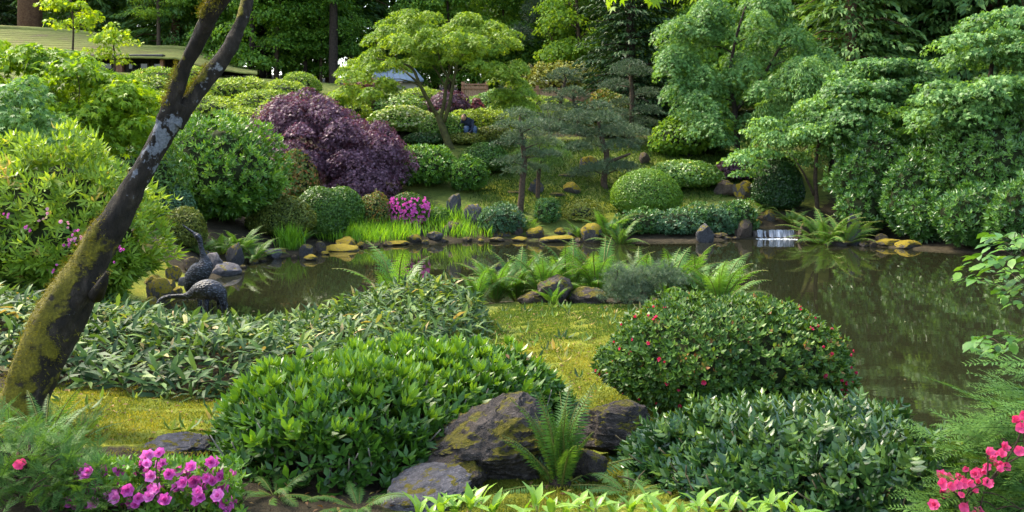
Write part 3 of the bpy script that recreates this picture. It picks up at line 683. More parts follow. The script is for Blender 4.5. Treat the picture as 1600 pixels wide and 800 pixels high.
# far shore
for a in [(478,400,22,18,'grey stone at the water right of the iris clump','rock'),(500,395,18,18,'dark stone next to the gold mossy boulder','rock_dark'),
          (486,408,24,10,'flat gold stone at the water below the grey stones','rock_gold'),(540,390,36,20,'gold mossy boulder at the left end of the grass bed','rock_gold'),
          (532,393,60,10,'long low mossy ledge below the gold boulder','rock_gold'),(562,388,16,10,'small gold stone at the right end of the low ledge','rock_gold'),
          (647,381,27,15,'round gold mossy stone at the water below the grass bed','rock_gold'),(620,384,40,7,'thin mossy stone lying flat on the water','rock_gold'),
          (630,376,16,9,'small dark stone behind the flat mossy stone','rock_dark'),(577,378,10,8,'little brown stone at the edge of the grass bed','rock_brown'),
          (653,368,14,20,'narrow pointed grey stone among the grass below the azalea','rock'),(679,376,24,14,'flat grey stone at the water left of the slanted rock','rock'),
          (704,368,34,22,'slanted dark rock with a ridge at the far waterline','rock_dark'),(718,366,16,16,'dark block next to the slanted ridge rock','rock_dark'),
          (709,340,25,38,'rounded upright rock with a moss cap behind the grass','rock'),(740,352,36,34,'pointed grey rock with moss along its peak','rock'),
          (783,370,32,22,'gold topped dark rock by the tall pine trunk','rock_gold'),(808,368,20,24,'square dark upright rock beside the gold topped rock','rock_dark'),
          (836,372,30,18,'mossy mound shaped rock below the little camellia','rock_gold'),(872,379,58,9,'long flat moss covered rock lying along the waterline','rock_gold'),
          (876,367,20,11,'orange mossed stone above the long flat rock','rock_gold'),(895,370,16,12,'grey stone right of the orange mossed stone','rock'),
          (812,378,26,8,'low mossy stone at the waterline below the dark upright rock','rock_gold'),(776,378,26,7,'low brown stone at the waterline under the gold topped rock','rock_brown'),
          (925,379,36,30,'large brown boulder with a golden top under the ferns','rock_gold'),(1101,379,30,30,'square upright rock with mossy top standing in the water','rock'),
          (1163,373,32,30,'brown rock on the left of the waterfall','rock_brown'),(1126,372,24,8,'low dark stone behind the square upright rock','rock_brown'),
          (1257,374,22,26,'brown mossy rock on the right of the waterfall','rock_brown'),(1255,375,16,8,'yellow mossy stone at the right foot of the waterfall','rock_gold'),
          (1334,383,24,50,'tall pointed grey rock beside the right hand ferns','rock'),(1378,381,20,16,'brown stone behind the mossy stones at the right shore','rock_brown'),
          (1387,383,36,9,'yellow mossed low stone, left of the two at the right shore','rock_gold'),(1420,389,40,13,'yellow mossed flat stone, right of the two at the right shore','rock_gold'),
          (1202,347,20,20,'gold mossy rock above the waterfall','rock_gold'),(1182,352,18,10,'low gold rock at the left top of the waterfall','rock_gold'),(1310,384,40,10,'dark flat stone under the right hand ferns','rock_dark')]:
    rock(*a[:5], a[5])
# on the slope
for a in [(838,303,26,24,'dark rock with mossy side on the lawn left of the round one','rock'),(894,304,28,20,'squat moss flanked rock alone on the lawn','rock_gold'),
          (920,267,34,24,'pointed moss topped rock under the spreading pine','rock_gold'),(1007,257,18,20,'upright brown rock behind the clipped dome','rock_brown'),
          (1132,307,36,26,'dark round boulder beside the white flowering shrub','rock_brown'),(1068,245,34,30,'mossy brown rock in the shade up the right slope','rock'),
          (1160,312,34,30,'gold mossy boulder beside the dark round boulder','rock_gold'),(867,306,36,5,'flat paving stone sunk in the lawn','rock_brown'),(800,303,22,5,'flat stone by the lawn left of the pine trunk','rock_brown'),
          (884,277,28,6,'flat brown stone up the lawn near the pointed rock','rock_brown')]:
    rock(*a[:5], a[5])
# lining stones where the shoreline shows small ones
sh = [(460,405),(508,398),(590,386),(606,385),(664,382),(694,379),(730,378),(752,379),(850,380),(905,379),(945,378),(1135,375),(1150,375),(1278,380),(1350,386),(1364,386),(396,412),(408,409),(380,420)]
SHL = ['below the rear of the iris clump','between the dark stone and the iris','under the left half of the grass bed','under the middle of the grass bed','just right of the round gold stone','left of the slanted dark rock','below the pointed upright rock','left of the gold topped rock','under the mossy mound rock','right of the long flat mossy rock','right of the big golden topped boulder','right of the square upright rock','halfway from square rock to waterfall','under the ferns right of the waterfall','beside the tall pointed rock','left of the yellow mossed pair','below the pale ferns, left of the mauve rock','at the left of the smooth mauve rock','below the pale left shore fern']
for i, (px, py) in enumerate(sh):
    rock(px, py, U(9, 17), U(5, 8), 'small waterline stone ' + SHL[i], ['rock_brown','rock_gold','rock_dark'][i % 3], sub=2, group='small stones lining the far waterline')

# ------------------------------------------------------------------ waterfall
YF = 23.05
m, nt, out = nodemat('falling_water')
tc = N(nt, 'ShaderNodeTexCoord').outputs['Object']; mp = N(nt, 'ShaderNodeMapping'); mp.inputs['Scale'].default_value = (17, 1, 2.2); nt.links.new(tc, mp.inputs[0])
n1 = noise_(nt, 1, 5, .7, vec=mp.outputs[0])
bsdf(nt, out, ramp(nt, n1, [(.36, (.06,.06,.065)), (.54, (.24,.25,.28)), (.74, (.66,.68,.74))]), .2, .6, bump_(nt, n1, .8, .03)); G['fall'] = m
m, nt, out = nodemat('foam'); n1 = noise_(nt, 14, 5, .7)
bsdf(nt, out, ramp(nt, n1, [(.4, (.25,.27,.30)), (.6, (.85,.87,.9))]), .4, .4, bump_(nt, n1, .6, .02)); G['foam'] = m
wf0 = at(1210, 375, YF); wf = bpy.data.objects.new('waterfall', None); COL.objects.link(wf); wf.location = (wf0.x, YF, 0)
tag(wf, 'small white waterfall spilling over a stone ledge into the pond', 'waterfall')
def fall_sheet(x0, x1, z0, z1, seed):
    nx, nz_ = int((x1 - x0) / .02) + 2, 9; V = []
    for j in range(nz_):
        t = j / (nz_ - 1)
        for i in range(nx):
            x = x0 + (x1 - x0) * i / (nx - 1); q = noise.noise(Vector((x * 18, seed, t * 1.2))) * .03 * (.3 + t) + noise.noise(Vector((x * 55, seed, t))) * .012
            e = abs(2 * i / (nx - 1) - 1) ** 3; V.append((x + .012 * noise.noise(Vector((x * 30, seed, t * 3))), -.03 - (.10 * t * t ** .5 + q) * (1 - .4 * e), z1 - .018 * e - .012 * noise.noise(Vector((x * 22, seed, 5))) - (z1 - z0 - .018) * t))
    L = []
    for j in range(nz_ - 1):
        for i in range(nx - 1): L += [j * nx + i, (j + 1) * nx + i, (j + 1) * nx + i + 1, j * nx + i + 1]
    return np.array(V), np.array(L), np.full(len(L) // 4, 4), np.zeros(len(V))
for i, (x0, x1) in enumerate([(-.46, -.31), (-.27, -.23), (-.15, .03), (.02, .21), (.20, .36), (.34, .50)]):
    tubes_obj('water_sheet', [fall_sheet(x0, x1, .01, .225 - .02 * (i == 1), i)], G['fall'], wf)
boxes_obj('ledge', [(-.56, -.03, -.3, .56, .7, .2)], G['rock_dark'], wf, .02)
boxes_obj('stream', [(-.5, -.02, .19, .52, 1.6, .222)], bpy.data.materials['pond_water'], wf, .008)
bm = bmesh.new()
for i in range(110):
    r = bmesh.ops.create_icosphere(bm, subdivisions=1, radius=1); s = U(.012, .04); c_ = Vector((U(-.5, .56), U(-.40, -.10), .004))
    for v in r['verts']: v.co = Vector((v.co.x * s * 1.8, v.co.y * s, v.co.z * s * .35)) + c_
me = bpy.data.meshes.new('foam'); bm.to_mesh(me); bm.free(); obj('foam', me, G['foam'], wf, kind='stuff')

# ------------------------------------------------------------------ bronze cranes
m, nt, out = nodemat('dark_bronze')
tc = N(nt, 'ShaderNodeTexCoord').outputs['Object']; mp = N(nt, 'ShaderNodeMapping'); mp.inputs['Scale'].default_value = (1, 1, 1.6); nt.links.new(tc, mp.inputs[0])
v = N(nt, 'ShaderNodeTexVoronoi'); v.inputs['Scale'].default_value = 30; nt.links.new(mp.outputs[0], v.inputs['Vector'])
n1 = noise_(nt, 20, 5, .6, vec=tc)
bsdf(nt, out, ramp(nt, math_(nt, 'ADD', math_(nt, 'MULTIPLY', n1, .6), math_(nt, 'MULTIPLY', v.outputs['Distance'], .9)), [(.3, (.11,.115,.135)), (.6, (.035,.037,.05)), (.8, (.012,.012,.016))]), .5, .5, bump_(nt, math_(nt, 'SUBTRACT', 1, v.outputs['Distance']), .9, .012), .35)
G['bronze'] = m
def loft(st, sides=16):
    """stations: x, z, half width, half height in the plane of the path"""
    P = spline([(x, 0, z, w, h) for x, z, w, h in st], 6); n = len(P); V = []
    for i in range(n):
        d = P[min(i + 1, n - 1), :3] - P[max(i - 1, 0), :3]; d = d / np.linalg.norm(d); up = np.array([-d[2], 0, d[0]])
        for k in range(sides):
            q = math.tau * k / sides; V.append(P[i, :3] + np.array([0, 1, 0]) * max(P[i, 3], .002) * math.cos(q) + up * max(P[i, 4], .002) * math.sin(q))
    L, Sx = [], []
    for i in range(n - 1):
        for k in range(sides): L += [i * sides + k, i * sides + (k + 1) % sides, (i + 1) * sides + (k + 1) % sides, (i + 1) * sides + k]; Sx.append(4)
    L += list(range((n - 1) * sides, n * sides)) + list(range(sides - 1, -1, -1)); Sx += [sides, sides]
    return np.array(V), np.array(L), np.array(Sx), np.zeros(len(V))
def feathers(root, spots, L, w, name='tail_feather'):
    for (x, y, z, pitch, yaw) in spots:
        t = leaf7(w / L, .02, .15); V = t.V * L
        Mx = Matrix.Translation((x, y, z)) @ Matrix.Rotation(yaw, 4, 'Z') @ Matrix.Rotation(pitch, 4, 'Y'); V = np.array([tuple(Mx @ Vector(q)) for q in V])
        V2 = V + np.array([0, 0, -.012]); n = len(V)
        L_ = [i for f in t.F for i in f] + [i + n for f in t.F for i in reversed(f)]; Sx = [len(f) for f in t.F] * 2
        rim = [0, 5, 6, 2, 4, 3]
        for a, b in zip(rim, rim[1:] + rim[:1]): L_ += [a, b, b + n, a + n]; Sx.append(4)
        obj(name, mesh_np(name, np.vstack([V, V2]), L_, Sx), G['bronze'], root)
def crane(label, px, Y, body, beak, legs, tails):
    c = at(px, 400, Y); r = thing('crane_statue', label, 'crane statue', (c.x, Y, 0)); k = Y / F
    conv = lambda q: ((q[0] - px) * k, CZ - (q[1] - HY) * k)
    tubes_obj('body', [loft([(*conv(s), s[2] * k, s[3] * k) for s in body])], G['bronze'], r)
    tubes_obj('beak', [loft([(*conv(s), s[2] * k, s[3] * k) for s in beak], 8)], G['bronze'], r)
    for pts, dy in legs:
        tubes_obj('leg', [tube_np([(conv(q)[0], dy, conv(q)[1]) for q in pts] + [(conv(pts[-1])[0], dy, -.3)], [.035, .02, .012, .014, .012][:len(pts) + 1], 8)], G['bronze'], r)
    feathers(r, [(*((conv(q)[0], dy, conv(q)[1])), pt, yw) for q, dy, pt, yw in tails], .22, .07)
    return r
crane('dark bronze crane statue bending down with outstretched neck, beak low', 315, 10.9,
      [(350,484,2,3),(347,470,8,8),(340,458,14,14),(326,453,17,17),(311,455,14,14),(299,460,8,8),(288,463,4.6,4.8),(274,463,3.6,3.6),(262,464,3.4,3.4),(254,468,4,4.4),(249,474,4.4,5),(246,479,2.6,2.8)],
      [(247,477,2.4,2.6),(243,484,1.6,1.7),(240,490,.5,.6)],
      [([(318,466),(316,486),(318,505)], .07), ([(326,466),(325,488),(327,506)], -.06)],
      [((344,462),-.10,1.15,.2),((344,462),.10,1.15,-.2),((340,466),-.05,1.3,.1),((346,466),.04,1.1,0),((340,466),.08,1.3,-.1),((334,468),-.1,1.4,0),((334,468),.1,1.4,0)])
crane('dark bronze crane statue standing upright, beak raised to the sky', 318, 11.7,
      [(297,458,2,3),(296,450,8,8),(301,440,14,15),(310,428,16,17),(319,417,14,14),(320,408,8.5,9),(318,400,5,5.2),(315.5,391,4,4),(313.5,382,3.6,3.6),(312,374,4.2,4.2),(308.5,369,4.6,4.8),(304,366,2.8,3)],
      [(306,367,2.8,2.8),(297,360,1.8,1.9),(289,354,1.0,1.1),(284,350.5,.5,.5)],
      [([(308,440),(309,465),(308,485)], .06), ([(315,440),(316,465),(317,486)], -.06)],
      [((302,446),-.09,1.25,.4),((302,446),.09,1.25,-.4),((299,448),0,1.15,3.0),((305,446),-.05,1.4,.2),((305,446),.06,1.4,-.2)])

# ------------------------------------------------------------------ the old mossy tree in front
TY = 5.2
def mossy_tree():
    b = at(42, 655, TY); root = thing('mossy_tree', 'leaning old tree with dark mossy, lichen spotted forked trunk', 'tree', (b.x, b.y, b.z)); o = np.array([b.x, b.y, b.z])
    A = [(20,720,0,.24),(36,640,0,0.135),(62,570,.02,0.129),(92,500,.05,0.137),(124,440,.08,0.115),(158,380,.10,0.097),(195,318,.12,0.077),(229,258,.14,0.061),(251,215,.16,0.063),(270,180,.17,0.070),(280,160,.17,0.064)]
    B1 = [(258,195,.16,.060),(276,140,.14,.048),(289,105,.12,.044),(304,75,.1,.044),(319,45,.06,.044),(331,18,.02,.050),(347,-5,.0,.050),(364,-40,-.1,.05),(372,-120,-.3,.05),(430,-230,-.5,.035)]
    B2 = [(272,195,.17,.054),(300,155,.22,.050),(321,125,.26,.049),(343,100,.3,.048),(361,72,.34,.045),(376,37,.4,.038),(386,0,.45,.040),(394,-60,.6,.036),(380,-170,.9,.03)]
    tubes, skel, allp = [], [], []
    for k, tr in enumerate((A, B1, B2)):
        P = spline([(*at(a, c, TY + d), q) for a, c, d, q in tr], 22); P[:, :3] -= o
        tubes.append(tube_np(P[:, :3], P[:, 3], 36, .18, k + 3)); skel += [tuple(q) for q in P]; allp.append(P)
    # a broken branch stub on the bowl
    st = [tuple(at(150, 462, TY) - b), tuple(at(160, 440, TY - .12) - b), tuple(at(168, 425, TY - .16) - b)]
    tubes.append(tube_np(st, [.05, .026, .012], 8, .4, 9))
    V, L, Sx, _ = cat(tubes)
    # moss lies on the upper side of the lean and low on the bole
    hz = V[:, 2]; ax = np.array([q[:3] for q in skel]); j = ((V[:, None, :] - ax[None]) ** 2).sum(-1).argmin(1); side = unit(V - ax[j])
    mossv = .34 + .34 * np.clip(-side[:, 0] * .75 + side[:, 2] * .5 - side[:, 1] * .3, -.6, 1) + .34 * np.clip(1 - hz / 1.3, -.35, 1)
    # a bare stretch where the bark shows grey
    mossv -= .40 * np.exp(-((hz - 1.55) / .30) ** 2)
    lichv = .62 * np.exp(-((hz - 1.62) / .26) ** 2) * np.clip(.25 - side[:, 1] + .35 * side[:, 0], 0, 1) * 1.2
    rad_ = np.linalg.norm(V - ax[j], axis=1)
    V = V + side * (rad_ * (.05 * waves(V * np.array([1, 1, .45]), 24, 41) + .035 * waves(V * np.array([1, 1, .5]), 60, 42) + .03 * waves(V, 9, 43)))[:, None] + side * (.010 * np.clip(mossv + .4 * waves(V, 6, 44) - .4, 0, 1))[:, None]
    me = mesh_np('trunk', V, L, Sx, mossv, True, 'moss'); al = me.attributes.new('lichen', 'FLOAT', 'POINT'); al.data.foreach_set('value', lichv.astype(np.float32)); obj('trunk', me, G['trunk'], root)
    # tufts of moss standing off the bark
    n = 52000; k = rng.integers(0, len(V), n); q = V[k] + rnd(n) * .013; sd = side[k]
    w3 = waves(V[k], 4.5, 77) * .5 + waves(V[k], 13, 78) * .35
    keep = (mossv[k] + w3 * .6 > .52) & (hz[k] < 3.2); q, sd = q[keep], sd[keep]; w3 = w3[keep]
    d = sd + rnd(len(q)) * .7; d[:, 2] -= .25
    leaves_obj('moss', scatter(leaf3(.22), q, d, rnd(len(q)), .017 * rng.uniform(.6, 1.5, len(q)), .48 + .2 * w3 + .15 * rng.normal(size=len(q))), G['barkmoss'], root)
    cl = []
    for x, y, z, r in [(-3.4,5.2,4.9,.9),(-2.6,4.2,5.4,1.0),(-1.8,5.6,5.7,1.1),(-.9,5.0,5.2,.9),(-2.5,6.4,5.8,1.0),(-.3,6.0,4.7,.8),(.6,6.2,4.25,.6),(-4.2,6.2,5.2,.9),(-1.4,3.8,5.9,.9),(.2,4.8,5.6,.8),(-3.2,7.2,5.5,.9)]:
        cl.append(((x - o[0], y - o[1], z - o[2]), r, r * .35))
    cl.append(((.85 - o[0], 6.2 - o[1], 3.31 - o[2]), .2, .08)); cl.append(((1.2 - o[0], 6.3 - o[1], 3.33 - o[2]), .16, .07))
    tubes_obj('branch', limb_paths(skel[len(allp[0]):], [c for c, _, _ in cl], .05, .006, .15), G['bark_dk'], root)
    crown(root, cl, STAR, .085, 'maple_lit', 130, .5, .8)
    return root
mossy_tree()

# ------------------------------------------------------------------ near bank plants
def sprigs(root, P, D, tm, mat, size, name='sprig', tint=.5, jit=.25, kinds=4):
    """sprigs that can be told apart: an object each, on shared meshes"""
    mes = []
    for i in range(kinds):
        t = T(tm.V, tm.F, np.clip(tm.t + tint + U(-jit, jit), 0, 1)); me = template_mesh(name, t); me.materials.append(G[mat]); mes.append(me)
    o0 = np.array(root.location)
    for p, d in zip(P, D):
        o = obj(name, mes[R.randrange(kinds)], None, root); o.location = Vector(p - o0)
        o.rotation_euler = (Vector(d).to_track_quat('X', 'Z').to_matrix() @ Matrix.Rotation(U(0, 6.28), 3, 'X')).to_euler(); s = size * U(.8, 1.2); o.scale = (s, s, s)
def bed(name, label, cat_, poly, H, n, tm, size, mat, whorled=True, edge=.35, lump=.15, lf=2.5, fill=.35, tint=(.42,.18), nsprig=0, sprig_tm=None, sprig_mat=None, sprig_size=None, droop=.15, upright=.6, stuff=False, stems=0, group=None, topcolor=.25, stemmat='stem'):
    c = np.mean(poly, axis=0); g = ground(*c)
    P, out, e = patch(poly, n, H, edge, lump, lf, fill, NSEED[0]); NSEED[0] += 1
    gz_ = ground_np(P[:, 0], P[:, 1]); rel = np.clip((P[:, 2] - gz_) / (H(P[:, 0], P[:, 1]) if callable(H) else H), 0, 1.2)
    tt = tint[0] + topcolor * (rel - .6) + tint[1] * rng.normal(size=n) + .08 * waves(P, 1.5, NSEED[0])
    if whorled: D = unit(out + np.array([0, 0, upright]) + rnd(n) * .4); Nn = rnd(n)
    else:
        D = rnd(n); D[:, 2] = np.abs(D[:, 2]) * upright - droop; Nn = out + np.array([0, 0, .6]) + rnd(n) * .5
    arr = scatter(tm, P, D, Nn, size * rng.uniform(.65, 1.2, n), tt)
    if stuff:
        V, L, Sx, Tt = arr; o = obj(name, mesh_np(name, V, L, Sx, Tt), G[mat], None, kind='stuff'); tag(o, label, cat_, group); return o
    root = thing(name, label, cat_, (c[0], c[1], g), 0, group); o0 = np.array([c[0], c[1], g])
    leaves_obj('foliage', scatter(tm, P - o0, D, Nn, size * rng.uniform(.65, 1.2, n), tt), G[mat], root)
    kd = rng.permutation(n)[:70]; leaves_obj('dead_leaves', scatter(leaf4(.42, .1, .3), P[kd] - o0 + out[kd] * .02, rnd(70) + np.array([0, 0, -.5]), rnd(70), size * rng.uniform(.5, .85, 70), .55 + .3 * rng.normal(size=70)), G['litter'], root)
    if nsprig:
        k = np.argsort(-(rel + .35 * rng.random(n) - .10 * P[:, 1]))[:nsprig * 6]; k = rng.permutation(k)[:nsprig]
        sprigs(root, P[k] + out[k] * size * rng.uniform(.0, 1.1, (len(k), 1)), D[k], sprig_tm or tm, sprig_mat or mat, sprig_size or size)
    if stems:
        s, d, od = poly_points(poly, stems); tb = []
        for (x, y), dd, ou in zip(s, d, od):
            z = ground(x, y); l = min(1, dd / edge) ** .5 * H * .9 + .04
            a = np.array([x, y, z - .05]) - o0; b_ = a + np.array([ou[0] * U(.02, .2), ou[1] * U(.02, .2), l + .05])
            tb.append(tube_np(spline([a, a * .6 + b_ * .4 + np.array([U(-.05,.05), U(-.05,.05), .03]), b_], 4), np.linspace(.009, .003, 9), 4))
        tubes_obj('stems', tb, G[stemmat], root, kind='stuff')
    return root

LAUREL = [(-1.66,4.95),(-1.40,4.48),(-.95,4.32),(-.5,4.5),(-.33,4.85),(-.18,5.25),(.12,5.6),(.44,6.0),(.28,6.45),(-.5,6.6),(-1.2,6.4),(-1.7,5.7)]
WL = whorl(leaf7(.38, .07, .18), 6, 50, seed=11, two=True); WLo = whorl(leaf4(.40, .06, .25), 5, 68, seed=12)
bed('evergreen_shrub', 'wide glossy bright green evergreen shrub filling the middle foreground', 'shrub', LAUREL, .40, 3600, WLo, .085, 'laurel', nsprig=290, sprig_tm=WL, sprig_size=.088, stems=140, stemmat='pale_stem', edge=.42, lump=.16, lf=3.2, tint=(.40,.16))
DKL = [(.62,4.55),(.85,3.95),(1.3,3.5),(1.75,3.45),(2.02,4.1),(2.12,4.6),(1.8,5.1),(1.3,5.35),(.85,5.3),(.6,5.0)]
WD = whorl(leaf7(.44, .08, .12), 4, 52, seed=14); WD2 = join([xf(WD, Matrix.Translation((x, 0, 0)) @ Matrix.Rotation(x * 3, 4, 'X'), dt, s) for x, dt, s in ((0,-.1,1),(.55,0,.9),(1.05,.2,.7))])
WD3 = whorl(leaf4(.48, .08, .12), 5, 55, seed=15)
bed('laurel_shrub', 'dark blue green glossy laurel shrub right of the sword fern', 'shrub', DKL, .27, 4200, WD3, .060, 'laurel_dk', nsprig=240, sprig_tm=WD2, sprig_size=.062, stems=110, edge=.45, lump=.30, lf=4, tint=(.50,.24), upright=.5)
# striped dwarf bamboo
SASA = [(-6.5,9.6),(-6.6,7.2),(-4.2,6.35),(-3.2,6.05),(-2.2,6.3),(-1.6,6.75),(-1.1,7.5),(-.62,8.3),(-.22,9.2),(-.35,10.2),(-.75,11.1),(-1.6,11.2),(-2.3,10.2),(-3.2,9.7),(-4.4,9.7),(-5.4,10.2)]
SL = leaf7(.23, .03, .28)
WHS = join([whorl(leaf7(.21, .03, .30), 4, 72, seed=31, jit=22), xf(leaf7(.2, .03, .2), Matrix.Rotation(.3, 4, 'Y'), .2, .9)])
SH = lambda x, y: .22 + .24 * np.exp(-((x + 1.1) / .9) ** 2 - ((y - 10.4) / 1.3) ** 2) + .10 * np.exp(-((y - 7) / 1.2) ** 2)
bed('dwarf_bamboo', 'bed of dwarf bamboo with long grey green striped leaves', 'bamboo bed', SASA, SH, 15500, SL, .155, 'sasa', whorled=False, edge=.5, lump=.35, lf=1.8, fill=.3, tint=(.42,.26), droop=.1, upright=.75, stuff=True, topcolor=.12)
# moss carpets near the camera
def blades(name, label, cat_, polys, n, size, mat, tint=(.5,.22)):
    Ps = []
    for p, k in zip(polys, n):
        q, d, _ = poly_points(p, k); w = waves(np.stack([q[:, 0], q[:, 1], q[:, 0] * 0], -1), 4, 31); Ps.append(q[d + .22 * w > .30 * rng.random(k)])
    s = np.concatenate(Ps)
    z = ground_np(s[:, 0], s[:, 1]); keep = z > .07; s, z = s[keep], z[keep]
    w = waves(np.stack([s[:, 0], s[:, 1], 0 * z], -1), 3, 8) * .5 + waves(np.stack([s[:, 0], s[:, 1], 0 * z], -1), 11, 9) * .5
    kp = w + .35 * rng.normal(size=len(z)) > -.62; s, z, w = s[kp], z[kp], w[kp]
    k = len(z); d = rnd(k) * .8; d[:, 2] = np.abs(d[:, 2]) + .6
    P = np.stack([s[:, 0], s[:, 1], z + .004 + .02 * np.clip(w, 0, 1)], -1)
    V, L, Sx, Tt = scatter(leaf3(.3), P, d, rnd(k), size * rng.uniform(.6, 1.5, k) * (1 + s[:, 1] * .02), tint[0] + .34 * w + tint[1] * rng.normal(size=k))
    o = obj(name, mesh_np(name, V, L, Sx, Tt), G[mat], None, kind='stuff'); return tag(o, label, cat_)
blades('moss', 'yellow moss carpet in front of the dwarf bamboo and round the boulders', 'moss', [[(-3.4,6.2),(-3.3,4.5),(-1.5,4.3),(-1.1,5.4),(-1.2,6.9),(-2.2,6.8)], [(.35,5.6),(.2,6.6),(-.2,7.2),(-.5,8.2),(.2,9.2),(1.4,9.3),(1.1,7.5),(1.2,6.2),(1.3,5.4)], [(-.4,4.6),(-.3,4.0),(.9,4.0),(.95,5.0),(.4,5.2)]], [42000, 36000, 19000], .015, 'mossblade')
blades('lawn_moss', 'green moss and low grass running down to the bank rocks', 'moss', [[(-.5,8.6),(-.3,10.9),(-.2,11.4),(2.2,11.5),(1.6,9.6),(1.3,8.9)]], [42000], .019, 'lawnblade')
blades('slope_grass', 'short mossy grass on the slope beyond the pond', 'grass', [[(-1.2,24),(-1.2,31),(6,33),(9,28),(4,24.2),(2,24.2)]], [42000], .05, 'lawnblade', (.34, .2))

# red-flowered azalea dome
def petal_flower(k=5, cup=40, seed=0):
    r = random.Random(seed); return join([xf(leaf7(.85, .05, .25), Matrix.Rotation(math.tau * i / k + r.uniform(-.1, .1), 4, 'X') @ Matrix.Rotation(math.radians(-(90 - cup) + r.uniform(-9, 9)), 4, 'Y'), r.uniform(-.2, .2)) for i in range(k)])
FL = [petal_flower(5, c_, i) for i, c_ in enumerate((30, 42, 55))]
RUF = [join([petal_flower(6, 18, i), xf(petal_flower(5, 48, i + 7), Matrix.Translation((.1, 0, 0)), .1, .75), xf(petal_flower(4, 68, i + 3), Matrix.Translation((.15, 0, 0)), -.15, .5)]) for i in range(3)]
def flower_meshes(ts, mat, tint=.5):
    out = []
    for t in ts:
        me = template_mesh('blossom', T(t.V, t.F, np.clip(t.t + tint, 0, 1))); me.materials.append(G[mat]); out.append(me)
    return out
def blossoms(root, P, D, meshes, size, name='blossom'):
    for p, d in zip(P, D):
        o = obj(name, R.choice(meshes), None, root); o.location = Vector(p); o.rotation_euler = (Vector(d).to_track_quat('X', 'Z').to_matrix() @ Matrix.Rotation(U(0, 6.28), 3, 'X')).to_euler()
        s = size * U(.75, 1.2); o.scale = (s, s, s)
REDM = flower_meshes(FL, 'red'); PINKM = flower_meshes(RUF, 'pink', .25) + flower_meshes(RUF, 'pink', .5) + flower_meshes(RUF, 'pink', .8); HOTM = flower_meshes(FL + RUF[:1], 'hotpink'); PALEM = flower_meshes(FL, 'palepink')
az = shrub('azalea_dome', 'large rounded azalea with tiny dark leaves and scattered crimson flowers', 'azalea', 1128, 458, 655, 388, whorl(leaf4(.5, .1, .12), 5, 56, seed=21), .042, 'azalea', Y=6.1, deep=.75, cover=1.6, whorled=True, K=46, bh=.13, th=.34, depth=.22, cap=30000, core=.80, low=.36, tint=(.46,.2), zmin=-.7)
rx, ry, H = az['dims']; B = Bumps(46, .13, .34, NSEED[0]); P, out, m_ = foliage_points(700, rx, ry, H, B, .02, -.6, .36)
k = [i for i in range(len(P)) if (P[i, 1] < .1) and (P[i, 0] < -.55 * rx + .25 * rx * (P[i, 2] < .5 * H) or P[i, 0] > .6 * rx or R.random() < .05)]; k = k[:70]
blossoms(az, P[k] * 1.01, out[k], REDM, .022)
tubes_obj('branch', [tube_np(spline([(-rx * .25, -ry * .3, -.05), (-rx * .45, -ry * .5, H * .10), (-rx * .62, -ry * .55, H * .28)], 4), np.linspace(.022, .01, 9), 6), tube_np(spline([(-rx * .1, -ry * .2, -.05), (-rx * .15, -ry * .55, H * .15), (0, -ry * .7, H * .3)], 4), np.linspace(.025, .01, 9), 6)], G['bark_dk'], az)

# small seedlings and strays on the moss
q = np.concatenate([poly_points([(-.3,8.4),(-.2,11),(1.8,11.2),(1.2,8.6)], 60)[0], poly_points([(-2.9,5.2),(-2.9,6.2),(-1.5,6.4),(-1.5,5.0)], 14)[0], poly_points([(-.1,6.6),(-.4,8),(.9,8.5),(.9,6.4)], 16)[0]])
q3 = np.stack([q[:, 0], q[:, 1], ground_np(q[:, 0], q[:, 1]) + .01], -1)
V_, L_, S_, T__ = scatter(whorl(leaf7(.24, .04, .3), 4, 55, seed=77), q3, rnd(len(q3)) * .3 + np.array([0, 0, 1]), rnd(len(q3)), rng.uniform(.05, .14, len(q3)), .55 + .25 * rng.normal(size=len(q3)))
tag(obj('seedlings', mesh_np('seedlings', V_, L_, S_, T__), G['sasa'], None, kind='stuff'), 'stray little bamboo shoots and seedlings on the moss', 'seedlings')
# ferns
FR_SW = [frond_mesh('frond', *frond_template(30, .2, .145, .5, False, .12, .6, s), 'sword', d) for s, d in ((1,-.08),(2,0),(3,.1))]
FR_LADY = [frond_mesh('frond', *frond_template(20, .2, .165, 1.0, True, .06, .5, s, 5), 'fern', d) for s, d in ((4,-.1),(5,.02),(6,.14))]
FR_LADY_D = [frond_mesh('frond', *frond_template(20, .2, .165, .95, True, .06, .5, s, 5), 'sword', d) for s, d in ((7,.0),(8,.12))]
def fern(label, x, y, L, n, meshes, lean=(-8, 32), z=None, sz=.25, arc=(0, 360), group=None, name='fern', sx=1.0):
    z = ground(x, y) if z is None else z
    r = thing(name, label, 'fern', (x, y, z), 0, group)
    if meshes is not FR_SW: n = int(n * 1.5)
    for i in range(n):
        o = obj('frond', R.choice(meshes), None, r); a = math.radians(arc[0] + (arc[1] - arc[0]) * (i + U(-.35, .35)) / n); s = L * U(1 - sz, 1 + sz * .6)
        o.scale = (s, s * sx, s); o.rotation_euler = (Matrix.Rotation(a, 3, 'Z') @ Matrix.Rotation(math.radians(U(*lean)), 3, 'Y') @ Matrix.Rotation(U(-.25, .25), 3, 'X')).to_euler()
        o.location = (math.cos(a) * .02, math.sin(a) * .02, -.01)
    return r
def fern_at(label, px, pybase, ptop, Y, n, meshes, **kw):
    c_ = at(px, pybase, Y); g = ground(c_.x, Y); return fern(label, c_.x, Y, max(.2, (CZ - (ptop - HY) * Y / F - g)) * kw.pop('k', 1.28), n, meshes, **kw)
sf = fern_at('tall upright sword fern growing before the big dark boulder', 876, 752, 608, 4.5, 24, FR_SW, lean=(-30, 14), k=.98)
